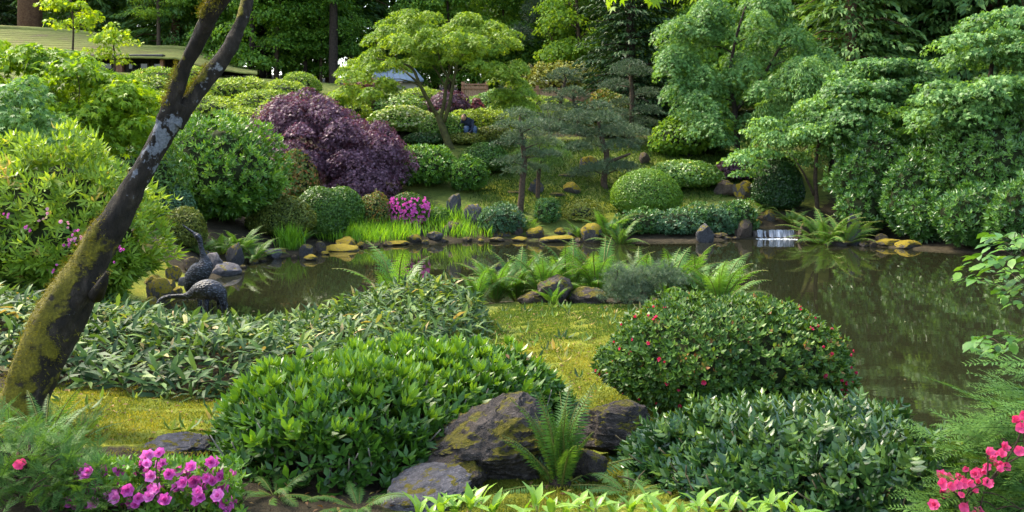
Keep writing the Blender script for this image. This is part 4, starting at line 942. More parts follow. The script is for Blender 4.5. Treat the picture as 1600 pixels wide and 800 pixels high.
for a, t, s in ((150, 30, .62), (15, 48, .60), (330, 55, .5), (200, 60, .45)):
    o = obj('frond', FR_SW[0], None, sf); o.scale = (s,) * 3; o.rotation_euler = (Matrix.Rotation(math.radians(a), 3, 'Z') @ Matrix.Rotation(math.radians(t), 3, 'Y')).to_euler()
tubes_obj('fern_crown', [tube_np([(0, 0, -.05), (0, 0, .03), (0, 0, .07)], [.06, .05, .02], 9, .6, 3)], G['bark_dk'], sf)
for i, (px, py, pt, Y, n, lab) in enumerate([(70,690,610,4.7,13,'sword fern at the foot of the leaning mossy tree'),(125,705,618,4.9,11,'sword fern between the mossy trunk and the yellow moss'),(12,700,640,4.6,10,'sword fern left of the mossy trunk at the picture edge')]):
    fern_at(lab, px, py, pt, Y, n, FR_SW, lean=(0, 40))
NF = [(775,470,402,12.0,13),(808,472,392,12.2,14),(850,474,398,11.9,13),(890,470,388,12.3,14),(935,468,384,12.2,14),(972,470,388,12.5,13),(1040,470,388,12.0,14),(1085,462,392,12.2,14),(1125,470,396,11.6,12),(1010,468,396,12.6,10),(745,474,418,11.6,9),(865,482,436,11.3,8)]
nl = ['leftmost big fern','pale tall fern above the low brown rock','fern above the upright dark rock','dense fern behind the grey rock','tall fern left of the small pine','fern behind the small pine','tall spreading fern right of the small pine','fern above the azalea dome','rightmost fern reaching over the water','thin fern between two big ones','small fern at the left end beside the bamboo','short fern in front of the rocks']
for a, l in zip(NF, nl): fern_at('green lady fern on the near bank, ' + l, *a, FR_LADY, lean=(-25, 28))
fern_at('single light fern rising out of the bamboo before the pond', 622, 470, 392, 11.3, 7, FR_LADY, lean=(-20, 15))
fern_at('low fern at the bamboo edge beside the open water', 560, 470, 432, 11.0, 6, FR_LADY, lean=(20, 45), arc=(120, 260))
for px, py, pt, n, lab, ms in [(372,402,348,13,'large pale fern on the left shore above the rocks',FR_LADY),(345,398,356,12,'fern behind the upright crane on the left shore',FR_LADY),(400,408,360,11,'bright fern drooping to the water left of the smooth rock',FR_LADY),(312,398,360,9,'fern at the left shore by the dark mound',FR_LADY),
                           (470,385,352,8,'small fern right of the iris clump',FR_LADY),(1290,380,322,16,'big fern right of the waterfall',FR_LADY_D),(1318,382,330,13,'fern leaning on the tall pointed rock',FR_LADY_D),(1268,372,330,10,'fern above the right side of the waterfall',FR_LADY_D),(1238,352,316,10,'dark fern on top of the waterfall rocks',FR_LADY_D),
                           (1175,340,312,10,'fern in the shade left of the waterfall',FR_LADY_D),(950,372,322,12,'large fern above the brown boulder',FR_LADY),(968,380,338,12,'dark fern at the water right of the brown boulder',FR_LADY_D),(905,372,338,9,'pale fern left of the brown boulder',FR_LADY),(815,352,326,7,'pale fern by the tall pine trunk',FR_LADY),(828,362,336,8,'yellow green fern below the little camellia',FR_LADY),(1195,330,300,9,'fern against the dark clipped dome',FR_LADY_D)]:
    Yf = foot(px, py); fern_at(lab, px, py, pt, Yf, n, ms, lean=(-10, 40), k=1.2)
fern_at('little dark fern under the evergreen shrub', 560, 800, 765, 4.2, 9, FR_LADY_D, lean=(20, 60)); fern_at('low feathery fern under the left end of the evergreen shrub', 430, 800, 765, 4.3, 9, FR_LADY_D, lean=(20, 60))
fern_at('pale low fern on the ground between sword fern and laurel', 985, 790, 750, 4.3, 9, FR_LADY, lean=(30, 60))

# small pine among the bank ferns
c_ = at(1003, 478, 11.2); r = thing('dwarf_pine', 'small bluish dwarf pine among the bank ferns', 'pine', (c_.x, 11.2, ground(c_.x, 11.2)))
cl = [((U(-.42, .42), U(-.3, .3), U(.15, .5)), U(.14, .22), .10) for i in range(22)]
tubes_obj('trunk', [tube_np([(0,0,-.1),(.03,0,.15),(0,.02,.3)], [.035,.028,.015], 7, .3)] + limb_paths([(0,0,0,.03),(.02,0,.12,.03),(.03,0,.2,.02)], [c[0] for c in cl], .02), G['bark'], r)
crown(r, cl, TUFTN, .075, 'pine', 900, .2, 1.2, (.55,.2), True)

# sprays of needled foliage at both lower corners
def spray_template(n=16, seed=0):
    r = random.Random(seed); ts = []
    for i in range(n):
        u = (i + .5) / n; L = .20 * (1 - .55 * abs(u - .35) / .65)
        for s_ in (-1, 1): ts.append(xf(leaf4(.22, .01, .1), Matrix.Translation((u, 0, -.12 * u * u)) @ Matrix.Rotation(s_ * math.radians(r.uniform(48, 66)), 4, 'Z') @ Matrix.Rotation(r.uniform(-.3, .1), 4, 'Y'), .15 * u + r.uniform(-.1, .1), L))
    st = tube_np([(u, 0, -.12 * u * u) for u in np.linspace(0, 1, 6)], np.linspace(.012, .004, 6), 4)
    return join(ts), T(st[0], [tuple(st[1][k * 4:k * 4 + 4]) for k in range(20)], np.full(len(st[0]), -.2))
def spray_meshes(mat, tint):
    out = []
    for i in range(4):
        a, st = spray_template(15 + i, i); b = xf(a, Matrix.Translation((.35, 0, -.01)) @ Matrix.Rotation(.75, 4, 'Z'), 0, .55); c = xf(a, Matrix.Translation((.45, 0, -.02)) @ Matrix.Rotation(-.75, 4, 'Z'), 0, .5)
        t = join([a, b, c, st]); me = template_mesh('spray', T(t.V, t.F, np.clip(t.t + tint, 0, 1))); me.materials.append(G[mat]); out.append(me)
    return out
SPR = spray_meshes('yew', .55); SPR2 = spray_meshes('yew', .40)
def sprays(root, items, meshes, name='spray'):
    for (p, az_, el, s) in items:
        o = obj(name, R.choice(meshes), None, root); o.location = Vector(p) - root.location; o.scale = (s, s, s)
        o.rotation_euler = (Matrix.Rotation(az_, 3, 'Z') @ Matrix.Rotation(-el, 3, 'Y') @ Matrix.Rotation(U(-.35, .35), 3, 'X')).to_euler()
cy = at(1640, 830, 3.5); yr = thing('plum_yew', 'feathery dark green yew with flat needled sprays by the water', 'shrub', (cy.x, 3.6, ground(cy.x, 3.6)))
it = []
for i in range(190):
    px = 1440 + 190 * R.random() ** .6; t = (px - 1440) / 170; py = U(800 - 190 * t - 20 * t, 815) if R.random() < .8 else U(620, 800); py = max(py, 690 - 130 * t)
    Y = U(3.15, 3.9); it.append((tuple(at(px + 30, py + 4, Y)), math.pi + U(-1.0, 1.0), U(-.1, .5), U(.17, .28)))
for px, py in ((1560,632),(1575,600),(1600,585),(1590,560),(1545,650),(1520,655),(1500,690),(1480,700)): it.append((tuple(at(px + 40, py + 8, 3.5)), math.pi + U(-.4, .4), U(0, .25), U(.2, .3)))
sprays(yr, it, SPR)
ends = [np.array(q[0]) - np.array(yr.location) for q in it[::3]]
tubes_obj('branches', limb_paths([(0,0,-.05,.03),(-.02,0,.15,.03),(-.05,0,.35,.025),(-.03,.05,.6,.02)], ends, .02, .003), G['bark'], yr, kind='stuff')
# rose-pink azalea behind the yew
ca = at(1530, 790, 3.9); ar = thing('pink_azalea', 'azalea with rose red flowers at the lower right corner', 'azalea', (ca.x, ca.y, ground(ca.x, ca.y)))
fl = [(U(1462,1500),U(738,790)) for i in range(12)] + [(U(1500,1545),U(732,762)) for i in range(13)] + [(U(1535,1568),U(708,732)) for i in range(8)] + [(U(1565,1600),U(700,715)) for i in range(4)] + [(U(1588,1604),U(648,672)) for i in range(5)] + [(U(1500,1525),U(780,800)) for i in range(5)]
P = [np.array(at(a + U(-7,7), b + U(-6,6), U(3.0, 3.25))) - np.array(ar.location) for a, b in fl]
blossoms(ar, P, [np.array([U(-.7, .5), -1, U(.1, .9)]) for _ in P], HOTM, .025)
ll = [np.array(at(U(1455,1610), U(690,815), U(3.5, 3.9))) - np.array(ar.location) for i in range(420)]
leaves_obj('foliage', scatter(WH5, np.array(ll), unit(rnd(len(ll)) + np.array([0,-.6,.9])), rnd(len(ll)), .045, .5 + .2 * rng.normal(size=len(ll))), G['azalea'], ar)
tubes_obj('branches', limb_paths([(0,0,-.05,.02),(0,0,.1,.02),(.02,0,.25,.016)], P[::2], .02, .003), G['bark'], ar, kind='stuff')
# bottom left: pink azalea and feathery green
ca = at(240, 800, 4.05); ar = thing('pink_azalea', 'low azalea full of ruffled bright pink flowers in the near corner', 'azalea', (ca.x, ca.y, ground(ca.x, ca.y)))
fl = [(235,712),(245,707),(232,722),(222,735),(215,728),(228,738),(250,724),(156,732),(163,738),(190,735),(130,742),(128,735),(140,738),(122,741),(150,760),(143,765),(158,767),(165,758),(135,762),(150,752),(185,778),(180,772),(195,775),(205,785),(215,782),(170,770),(240,745),(247,752),(235,742),(243,762),(250,765),(230,772),(115,795),(112,790),(125,793),(145,785),(138,790),(210,792),(290,735),(305,730),(320,733),(318,745),(300,750),(290,757),(283,755),(330,748),(350,742),(345,735),(362,745),(355,757),(347,760),(312,760),(305,770),(318,765),(350,785),(357,782),(365,788),(358,797),(345,790),(340,775),(310,780),(275,730),(265,745),(272,762),(340,728),(335,722),(178,755),(200,765),(252,780)]
P = [np.array(at(a + U(-6,6), b + U(-5,5), U(3.75, 4.05))) - np.array(ar.location) for a, b in fl for _ in (0, 1)]
blossoms(ar, P, [np.array([U(-.6, .6), -1, U(.2, 1.0)]) for _ in P], PINKM, .031)
ll = [np.array(at(U(95,380), U(718,840), U(3.82, 4.3))) - np.array(ar.location) for i in range(1250)]
leaves_obj('foliage', scatter(WH5, np.array(ll), unit(rnd(len(ll)) + np.array([0,-.5,1.0])), rnd(len(ll)), .048, .62 + .2 * rng.normal(size=len(ll))), G['pieris'], ar)
tubes_obj('branches', limb_paths([(0,0,-.1,.02),(0,0,.03,.02),(.05,0,.12,.016),(-.1,0,.1,.015)], P[::2], .02, .003), G['bark'], ar, kind='stuff')
cl_ = at(30, 830, 3.9); fr = thing('feathery_shrub', 'feathery dark green shrub in the lower left corner', 'shrub', (cl_.x, cl_.y, ground(cl_.x, cl_.y)))
it = []
for i in range(640):
    px = U(-40, 165); top = 650 + .22 * max(0, px) + (35 if px > 120 else 0); py = top + (815 - top) * R.random() ** .8
    it.append((tuple(at(px, py, U(3.7, 4.3))), U(0, 6.28), U(.1, 1.2), U(.09, .16)))
sprays(fr, it, SPR2)
tubes_obj('branches', limb_paths([(0,0,-.1,.03),(0,0,.1,.03),(.05,0,.25,.02)], [np.array(q[0]) - np.array(fr.location) for q in it[::5]], .02, .003), G['bark'], fr, kind='stuff')
blossoms(fr, [np.array(at(33, 726, 3.7)) - np.array(fr.location)], [np.array([.2, -1, .4])], HOTM, .035)
# pale young shoots along the bottom edge
YL = leaf7(.34, .06, .22); yms = []
for i in range(4):
    me = template_mesh('leaf', T(YL.V, YL.F, YL.t + .35 + .12 * i)); me.materials.append(G['young']); yms.append(me)
cs = at(940, 860, 3.1); sh_ = thing('young_shrub', 'row of pale young leafy shoots along the near edge', 'shrub', (cs.x, cs.y, ground(cs.x, cs.y)))
stems = []
for px, py in [(655,795),(690,788),(712,790),(735,782),(752,778),(770,795),(838,785),(862,790),(885,795),(905,782),(930,788),(960,795),(985,792),(1012,780),(1040,795),(1065,798),(1092,785),(1110,792),(1140,790),(1165,785),(1185,795),(1205,782),(1225,790),(1250,798),(672,800),(1020,796),(820,798)]:
    Y = U(2.9, 3.2); b_ = at(px, py + 6, Y); stems.append(tube_np([tuple(b_ - sh_.location + Vector((U(-.03,.03), 0, -.35))), tuple(b_ - sh_.location)], [.006, .004], 5))
    for k in range(R.randint(5, 8)):
        o = obj('leaf', R.choice(yms), None, sh_); o.location = b_ - sh_.location + Vector((0, 0, -.012 * (k % 3))); s = U(.055, .10); o.scale = (s,) * 3
        o.rotation_euler = (Matrix.Rotation(math.tau * k / 6.5 + U(-.3, .3), 3, 'Z') @ Matrix.Rotation(-math.radians(U(15, 75)), 3, 'Y')).to_euler()
tubes_obj('stems', stems, G['fernstem'], sh_, kind='stuff')
# leafy branches reaching in at the right
lm = []
OV = leaf7(.6, .05, .15)
for i in range(4):
    me = template_mesh('leaf', T(OV.V, OV.F, OV.t + .2 + .16 * i)); me.materials.append(G['pieris']); lm.append(me)
cs = at(1760, 830, 4.4); br = thing('overhanging_shrub', 'leafy branches with oval leaves reaching over the water', 'shrub', (cs.x, cs.y, ground(cs.x, cs.y)))
spots = []
for (x0, x1, y0, y1, n) in [(1545,1620,362,410,62),(1520,1620,395,440,60),(1560,1620,440,475,34),(1500,1545,415,440,16),(1510,1560,520,545,18),(1550,1625,515,550,34),(1530,1580,535,552,9)]:
    for i in range(n): spots.append((U(x0, x1), U(y0, y1)))
pts = []
for px, py in spots:
    p = at(px, py, 4.5 + U(-.25, .35)); pts.append(p); o = obj('leaf', R.choice(lm), None, br); o.location = p - br.location; s = U(.05, .085); o.scale = (s,) * 3
    o.rotation_euler = (Matrix.Rotation(math.pi + U(-1.5, 1.5), 3, 'Z') @ Matrix.Rotation(U(-.1, .55), 3, 'Y') @ Matrix.Rotation(U(-.4, .4), 3, 'X')).to_euler()
ends = [np.array(p - br.location) for p in pts[::3]]
tubes_obj('trunk', [tube_np([(0,0,-.2),(.05,0,.5),(0,.05,1.0),(-.05,0,1.6)], [.04,.035,.03,.02], 8, .2)] + limb_paths([(0,0,0,.04),(.05,0,.5,.035),(.02,0,.8,.03),(0,.05,1.0,.03),(-.05,0,1.5,.02)], ends, .012, .002), G['bark'], br)

# ------------------------------------------------------------------ left bank
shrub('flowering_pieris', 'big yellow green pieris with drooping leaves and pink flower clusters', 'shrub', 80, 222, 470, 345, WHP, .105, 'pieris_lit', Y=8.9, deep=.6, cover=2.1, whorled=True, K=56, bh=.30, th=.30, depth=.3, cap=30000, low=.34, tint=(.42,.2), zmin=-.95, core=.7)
fp = [o for o in COL.objects if o.name == 'flowering_pieris'][0]; rx, ry, H = fp['dims']
def hand_clusters(root, centres, spread, n, meshes, size, Y):
    P, D = [], []
    for px, py in centres:
        for i in range(n):
            P.append(np.array(at(px + U(-spread, spread), py + U(-spread, spread) * .8, Y + U(-.1, .15))) - np.array(root.location)); D.append(np.array([U(-.5, .5), -1, U(0, .8)]))
    blossoms(root, P, D, meshes, size)
hand_clusters(fp, [(6,337),(112,372),(126,364),(185,392),(192,388),(108,380),(40,354),(172,408),(80,418)], 9, 4, PINKM, .020, 8.55)
hand_clusters(fp, [(118,370),(70,336),(130,374),(100,348)], 13, 4, PALEM, .024, 8.5)
cr_l = [(-120,30,190),(0,52,220),(40,62,260),(90,68,235),(140,84,215),(180,106,215),(228,160,200)]
canopy_tree('japanese_maple', 'bright green sunlit maple hanging behind the mossy trunk', 'tree', [[(-60,430,0,.09),(-50,330,.1,.075),(-20,250,.2,.06),(20,190,.3,.04)],[(-20,250,.2,.05),(60,200,.4,.035),(120,150,.5,.02)]], cr_l, 13.0, 1.3, 70, .42, STAR, .10, 'maple_lit', 'bark', .34, 330, .7, .7, (.45,.2), 4)
canopy_tree('laceleaf_maple', 'pale fine leaved maple drooping at the left edge', 'tree', [[(-30,420,0,.06),(-20,330,.05,.05),(10,250,.1,.035),(30,180,.1,.02)]], [(-40,105,200),(20,112,320),(55,120,330),(85,160,265)], 10.2, .6, 20, .32, LACE, .085, 'maple_blue', 'bark', .5, 700, .9, .8, (.72,.2), 6)
shrub('green_shrub', 'dark green low spreading shrub left of the tall pieris', 'shrub', 190, 195, 330, 210, L4n, .11, 'box', Y=17.5, deep=.6, K=20, bh=.2, cover=2.2, cap=26000)
shrub('tall_pieris', 'tall rounded green pieris between mossy trunk and purple maple', 'shrub', 336, 180, 350, 232, WH7, .125, 'pieris', Y=19.6, deep=.7, whorled=True, K=60, bh=.26, th=.28, cover=1.4, cap=20000, low=.36, core=.76, zmin=-.95)
shrub('blue_mound', 'low blue green clipped mound behind the mossy trunk', 'shrub', 268, 286, 340, 76, L4n, .07, 'bluegreen', Y=17.5, K=10, bh=.08, cover=2.4, cap=12000)
shrub('brown_mound', 'olive brown clipped mound beneath the blue green mound', 'shrub', 288, 322, 378, 72, L4n, .06, 'olive', Y=16.8, K=12, bh=.08, cover=2.4, cap=12000)
shrub('olive_shrub', 'low olive clipped mound at the water left of the big clipped mound', 'shrub', 440, 306, 360, 108, L4, .06, 'olive', Y=20.2, K=12, bh=.10, cover=2.4, cap=14000)
shrub('clipped_mound', 'large smooth clipped green mound, front one of the pair', 'shrub', 502, 291, 358, 92, L4, .055, 'box', Y=21.0, K=0 or 8, bh=.04, cover=2.6, cap=17000, low=.38)
shrub('clipped_mound', 'smooth clipped green mound, rear one of the pair', 'shrub', 534, 290, 350, 72, L4, .055, 'box', Y=22.2, K=8, bh=.04, cover=2.6, cap=14000, low=.38)
shrub('copper_shrub', 'small shrub with copper orange tips beside the purple maple', 'shrub', 466, 234, 300, 62, L4w, .09, 'copper', Y=23.2, K=16, bh=.2, cover=1.8, cap=9000, tint=(.6,.28))
shrub('bronze_shrub', 'small loose bronze green shrub left of the pink azalea', 'shrub', 584, 299, 345, 54, L4, .06, 'copper', Y=22.6, K=14, bh=.22, cover=1.5, cap=9000, tint=(.42,.25))
pa = shrub('pink_azalea', 'small round azalea covered in bright pink flowers by the far grass', 'azalea', 638, 299, 352, 66, L4, .05, 'azalea', Y=22.9, K=12, bh=.1, cover=2.0, cap=9000)
rx, ry, H = pa['dims']; B = Bumps(12, .1, .55, NSEED[0]); P, out, m_ = foliage_points(900, rx, ry, H, B, .02, -.9, .3)
k = [i for i in range(len(P)) if P[i, 1] < .2 * ry and (P[i, 2] < .80 * H)][:290]
blossoms(pa, P[k] * 1.03, out[k], flower_meshes(FL[:2], 'pink'), .055)
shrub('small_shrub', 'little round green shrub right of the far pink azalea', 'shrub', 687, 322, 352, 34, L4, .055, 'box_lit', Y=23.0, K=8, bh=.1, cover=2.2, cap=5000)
shrub('low_shrub', 'green spreading shrub below the pine, beside the gold topped rock', 'shrub', 783, 318, 366, 74, WH5, .085, 'bluegreen', Y=22.8, K=16, bh=.22, whorled=True, cover=1.4, cap=5000)
shrub('camellia', 'little glossy leaved shrub alone at the lower edge of the lawn', 'shrub', 855, 308, 352, 42, WH5, .075, 'pieris_dk', Y=23.4, K=12, bh=.25, whorled=True, cover=1.2, cap=2500, tint=(.6,.25))
def hill_purple(name, label, px, ytop, ybase, w, mat, Y, K=40, **kw):
    return shrub(name, label, 'tree', px, ytop, ybase, w, LACE, .085 if Y < 28 else .12, mat, Y=Y, K=K, bh=kw.pop('bh', .26), th=kw.pop('th', .36), cover=kw.pop('cover', 1.5), cap=46000, low=.42, droop=.8, up=.3, tint=(.5,.22), depth=.22, zmin=-.75, **kw)
canopy_tree('purple_maple', 'wide dome of purple laceleaf maple above the clipped mounds', 'tree', [[(520,300,0,.13),(515,280,.1,.12),(525,255,.2,.10),(515,225,.2,.08),(508,190,.2,.05)],[(520,260,.2,.07),(560,235,.1,.05),(590,220,0,.03)],[(522,250,.2,.07),(470,225,0,.05),(440,205,-.1,.03)]],
    [(405,185,225),(425,160,240),(450,142,258),(478,136,268),(510,146,282),(545,158,290),(580,176,292),(605,200,285),(622,228,262)], 25.0, 1.6, 120, .46, LACE, .085, 'purple', 'bark_dk', .5, 560, 1.0, .6, (.5,.2), 31)
hill_purple('red_maple', 'reddish purple maple behind the purple dome, left of the grey roof', 568, 118, 185, 76, 'redmaple', 33, 24)
hill_purple('red_maple', 'small tall red maple beside the blue grey roof', 572, 110, 150, 22, 'redmaple', 35, 10)
hill_purple('purple_maple', 'small purple maple right of the pale maple trunk', 700, 142, 182, 78, 'purple', 33.5, 18)
hill_purple('red_maple', 'small red tinged maple left of the pines', 746, 152, 180, 26, 'redmaple', 33.8, 8)
hill_purple('purple_maple', 'dark purple laceleaf maple in the shade above the waterfall', 1155, 240, 275, 72, 'purple', 27, 16, cover=1.1)

# the pale green maple on the slope
canopy_tree('pale_maple', 'spreading light green maple with forked trunk up the slope', 'tree',
    [[(706,238,0,.15),(697,215,0,.125),(688,190,0,.11),(684,180,0,.10)], [(684,182,0,.075),(668,155,-.3,.065),(655,130,-.5,.055),(645,108,-.6,.045),(625,98,-.8,.03),(590,92,-1,.015)], [(655,130,-.5,.04),(640,118,-.6,.03),(625,105,-.2,.02)],
     [(688,186,0,.07),(694,160,.2,.06),(697,135,.3,.05),(704,105,.3,.04),(716,80,.4,.025)], [(697,140,.3,.04),(685,115,.2,.03),(672,100,.1,.025),(655,98,0,.018)], [(694,190,0,.07),(703,160,-.2,.06),(709,125,-.3,.05),(716,95,-.4,.04),(730,78,-.4,.025)], [(708,130,-.3,.03),(690,105,-.3,.03),(684,75,-.3,.02)]],
    [(512,150,205),(540,100,175),(570,62,155),(600,34,140),(640,10,100),(668,16,84),(690,34,84),(715,28,84),(745,8,100),(775,22,150),(800,50,185),(826,100,200)], 29.3, 2.4, 125, .43, LACE, .10, 'maple', 'bark_moss', .36, 620, .95, .55, (.66,.2), 12, r0=.028)

# ------------------------------------------------------------------ slope shrubs in the middle
shrub('green_pieris', 'rounded bright green pieris with a bare stem under the pale maple', 'shrub', 660, 224, 300, 108, WH5, .11, 'pieris', Y=25.6, K=36, bh=.26, th=.34, whorled=True, cover=1.5, cap=8000, low=.42, tint=(.5,.2), deep=.7)
shrub('green_pieris', 'smaller green pieris drooping right of the rounded one', 'shrub', 730, 244, 312, 62, WH5, .10, 'pieris', Y=25.4, K=24, bh=.28, th=.36, whorled=True, cover=1.5, cap=6000, low=.42, tint=(.48,.2))
shrub('clipped_dome', 'dark green clipped dome behind the small pieris', 'shrub', 757, 222, 290, 84, L4, .06, 'box', Y=27.2, K=8, bh=.04, cover=2.6, cap=20000)
shrub('clipped_dome', 'low dark clipped dome right of the purple maple under the pale maple', 'shrub', 664, 206, 235, 74, L4, .07, 'darkdome', Y=29.5, K=8, bh=.06, cover=2.4, cap=9000)
shrub('clipped_dome', 'olive clipped mound behind the bending gardener', 'shrub', 770, 196, 228, 92, L4, .08, 'olive', Y=30.4, K=8, bh=.08, cover=2.4, cap=10000)
shrub('clipped_dome', 'low olive mound in front of the gardener', 'shrub', 725, 207, 232, 74, L4, .08, 'olive', Y=29.8, K=8, bh=.08, cover=2.4, cap=9000)
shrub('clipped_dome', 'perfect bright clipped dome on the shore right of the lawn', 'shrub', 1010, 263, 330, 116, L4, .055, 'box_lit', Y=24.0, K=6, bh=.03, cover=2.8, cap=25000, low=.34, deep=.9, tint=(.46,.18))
shrub('white_azalea', 'pale shrub with white flowers behind the clipped dome', 'shrub', 1068, 250, 312, 122, L4w, .085, 'rhodo_w', Y=26.2, K=20, bh=.12, cover=2.2, cap=16000, tint=(.40,.25))
for i, (px, yt, yb, w, lab) in enumerate([(1000,325,377,80,'low spreading evergreen at the water under the clipped dome'),(1052,328,378,92,'low wide evergreen left of the square rock'),(1085,318,360,84,'low evergreen behind the square rock'),(1130,318,368,72,'green shrub right of the square rock'),(1155,308,350,60,'dark low shrub left of the waterfall')]):
    shrub('low_evergreen', lab, 'shrub', px, yt, yb, w, WH5, .085, ['pieris_dk','bluegreen'][i % 2], Y=22.6 + .5 * (i > 1), K=26, bh=.3, th=.36, whorled=True, cover=1.3, cap=5000, tint=(.52,.22), deep=.55)
shrub('clipped_dome', 'large dark clipped dome above the waterfall', 'shrub', 1216, 244, 330, 84, L4, .06, 'darkdome', Y=24.8, K=8, bh=.05, cover=2.5, cap=22000)
shrub('yellow_shrub', 'yellow green low shrub in front of the dark conifer', 'shrub', 950, 140, 200, 80, WH5, .13, 'copper', Y=33, K=14, bh=.2, whorled=True, cover=1.4, cap=4000, tint=(.5,.15))
shrub('pale_fern_patch', 'pale yellow green low plants above the brown boulder', 'shrub', 910, 312, 350, 70, L4n, .09, 'olive', Y=23.6, K=16, bh=.3, cover=1.2, cap=3000, core=.5, tint=(.7,.2))
shrub('leafy_shrub', 'leafy shrub in the shade at the top of the right slope', 'shrub', 1090, 175, 260, 120, L4w, .13, 'forest', Y=30, K=24, bh=.28, cover=1.7, cap=12000, tint=(.55,.22))
shrub('leafy_shrub', 'bright leafed shrub beside the blue green maple', 'shrub', 1062, 185, 240, 90, L4w, .14, 'forest_lit', Y=29.5, K=20, bh=.3, cover=1.2, cap=8000, tint=(.4,.2))

# hillside of rounded rhododendrons: seven kinds of mound, then copies
def protos(mats, tms, K, bh):
    out = []
    for i, (mt, tm_, size, wh) in enumerate(tms):
        r = thing('rhododendron', 'x', 'shrub'); shrub_parts(r, 1.5, 1.5, 1.5, tm_, size, mt, cover=1.3 if wh else 2.0, K=K, bh=bh, th=.4, whorled=wh, cap=7000, tint=(.5,.2)); out.append(r)
    return out
PR = protos(None, [('rhodo', WH5, .17, True), ('rhodo', WH5, .16, True), ('rhodo_w', L4w, .15, False), ('pieris_lit', WH5, .16, True)], 26, .2)
HILL = [(150,205,110,34,0,31,'sunlit rounded rhododendron above the bright maple'),(222,118,160,80,1,37,'yellow green rhododendron below the mossy roof'),(250,105,150,70,3,38.5,'sunlit shrub under the building window'),(235,140,190,90,0,34,'rounded shrub left of the mossy fork'),
        (330,148,195,84,1,35,'rounded rhododendron seen through the trunk fork'),(385,120,160,70,0,39,'rhododendron right of the trunk fork below the trees'),(410,140,185,86,1,36.5,'broad yellow green rhododendron above the tall pieris'),(350,125,165,70,0,38,'mound of rhododendron in the trunk fork top'),
        (445,128,165,60,0,39,'pale rhododendron left of the red maples'),(470,118,150,52,3,41,'small bright rhododendron at the hill crest'),(430,160,205,60,0,33,'rhododendron just behind the purple dome'),(390,172,215,70,1,31,'rhododendron mound above the copper shrub'),
        (180,128,170,60,3,38,'bright shrub at the left of the building'),(120,150,200,80,3,33,'bright sunlit shrub behind the drooping maple'),(300,105,140,60,3,41,'bright shrub under the eave end'),
        (620,150,185,70,2,35,'white flowered rhododendron under the pale maple'),(628,178,212,84,2,31.5,'rhododendron with white trusses beside the purple dome'),(690,185,220,60,2,32,'rhododendron behind the pale maple trunk'),(660,140,175,60,0,38,'green rhododendron behind the maple trunk'),
        (775,140,178,70,2,36.5,'white flowering rhododendron below the fence'),(800,158,200,72,2,33.5,'white specked rhododendron left of the pines'),(735,178,215,66,1,32.5,'green rhododendron beside the gardener'),(765,182,215,70,0,32,'rhododendron right of the gardener'),
        (850,150,190,80,0,36,'green rhododendron behind the tall pines'),(890,165,205,70,0,34,'low green rhododendron among the pines'),(540,150,195,60,0,34,'rhododendron between purple dome and red maple'),(80,205,110,30,3,36,'far bright shrub at the left hill'),(20,150,220,110,3,27,'sunlit shrub at the left edge of the hill')]
for i, (px, yt, yb, w, k, Y, lab) in enumerate(HILL):
    if yt > yb: yt, yb = yb, yt
    Y = min(foot(px, yb, 12), Y); w *= 1.3; ww = w / 2 * Y / F; Y += ww * .5; x = (px - 800) * Y / F; g = ground(x, Y); Hh = max(.9, CZ - (yt - HY) * Y / F - g)
    r = copy_thing(PR[k], (x, Y, g - .05), U(0, 6.28), (ww / 1.5, ww / 1.5, Hh / 1.5), lab, 'rounded rhododendrons on the far hillside')
for p_ in PR:
    for ch in list(p_.children): bpy.data.objects.remove(ch)
    bpy.data.objects.remove(p_)

# ------------------------------------------------------------------ cloud-pruned pines
def pine(label, trunks, pads, Y, bark='bark', size=.125, mat='pine', per=430, name='pine_tree', group=None, flat=.34):
    px, py, dY, _ = trunks[0][0]; b = at(px, py, Y + dY); g = ground(b.x, b.y); root = thing(name, label, 'pine tree', (b.x, b.y, g), 0, group); o = np.array([b.x, b.y, g]); tubes, sk = [], []
    for k, tr in enumerate(trunks):
        pts = [(*at(a, c, Y + d), q) for a, c, d, q in tr]
        if k == 0: pts[0] = (*pts[0][:2], g - .15, pts[0][3])
        P = spline(pts, 5); P[:, :3] -= o; P[:, 3] = np.maximum(P[:, 3], .01); tubes.append(tube_np(P[:, :3], P[:, 3], 9, .25, k)); sk += [tuple(q) for q in P[3:]]
    cl = []
    for a, c, w in pads:
        d = U(-.5, .5); q = at(a, c, Y + d) - Vector(o); rr = w / 2 * Y / F; cl.append(((q.x, q.y, q.z), rr, rr * flat))
    tubes += limb_paths(sk, [c for c, _, _ in cl], .035, .008, .02)
    tubes_obj('trunk', tubes, G[bark], root); crown(root, cl, TUFT, size, mat, per, .15, .9, (.5,.18), True)
    return root
pine('tall pine with bare straight trunk at the water edge of the lawn', [[(813,335,0,.10),(815,300,0,.085),(819,250,0,.075),(815,215,0,.06),(812,185,0,.04)]], [(812,178,52),(795,195,46),(840,195,60),(822,210,70),(800,222,54),(850,222,50),(835,240,54),(800,252,50),(830,262,50),(862,240,30),(806,266,34)], 24.2)
pine('spreading cloud pruned pine with wide layered pads over the lawn', [[(946,310,0,.12),(944,280,0,.10),(948,245,0,.09),(940,215,0,.07),(935,190,0,.05)],[(946,255,0,.06),(965,248,-.3,.05),(985,240,-.5,.03)]], [(905,205,60),(940,185,70),(975,205,66),(925,225,60),(965,228,60),(900,230,44),(950,205,60),(985,222,34),(925,265,56),(975,262,60),(955,258,60),(905,272,36),(905,180,50),(935,165,44)], 26.8)
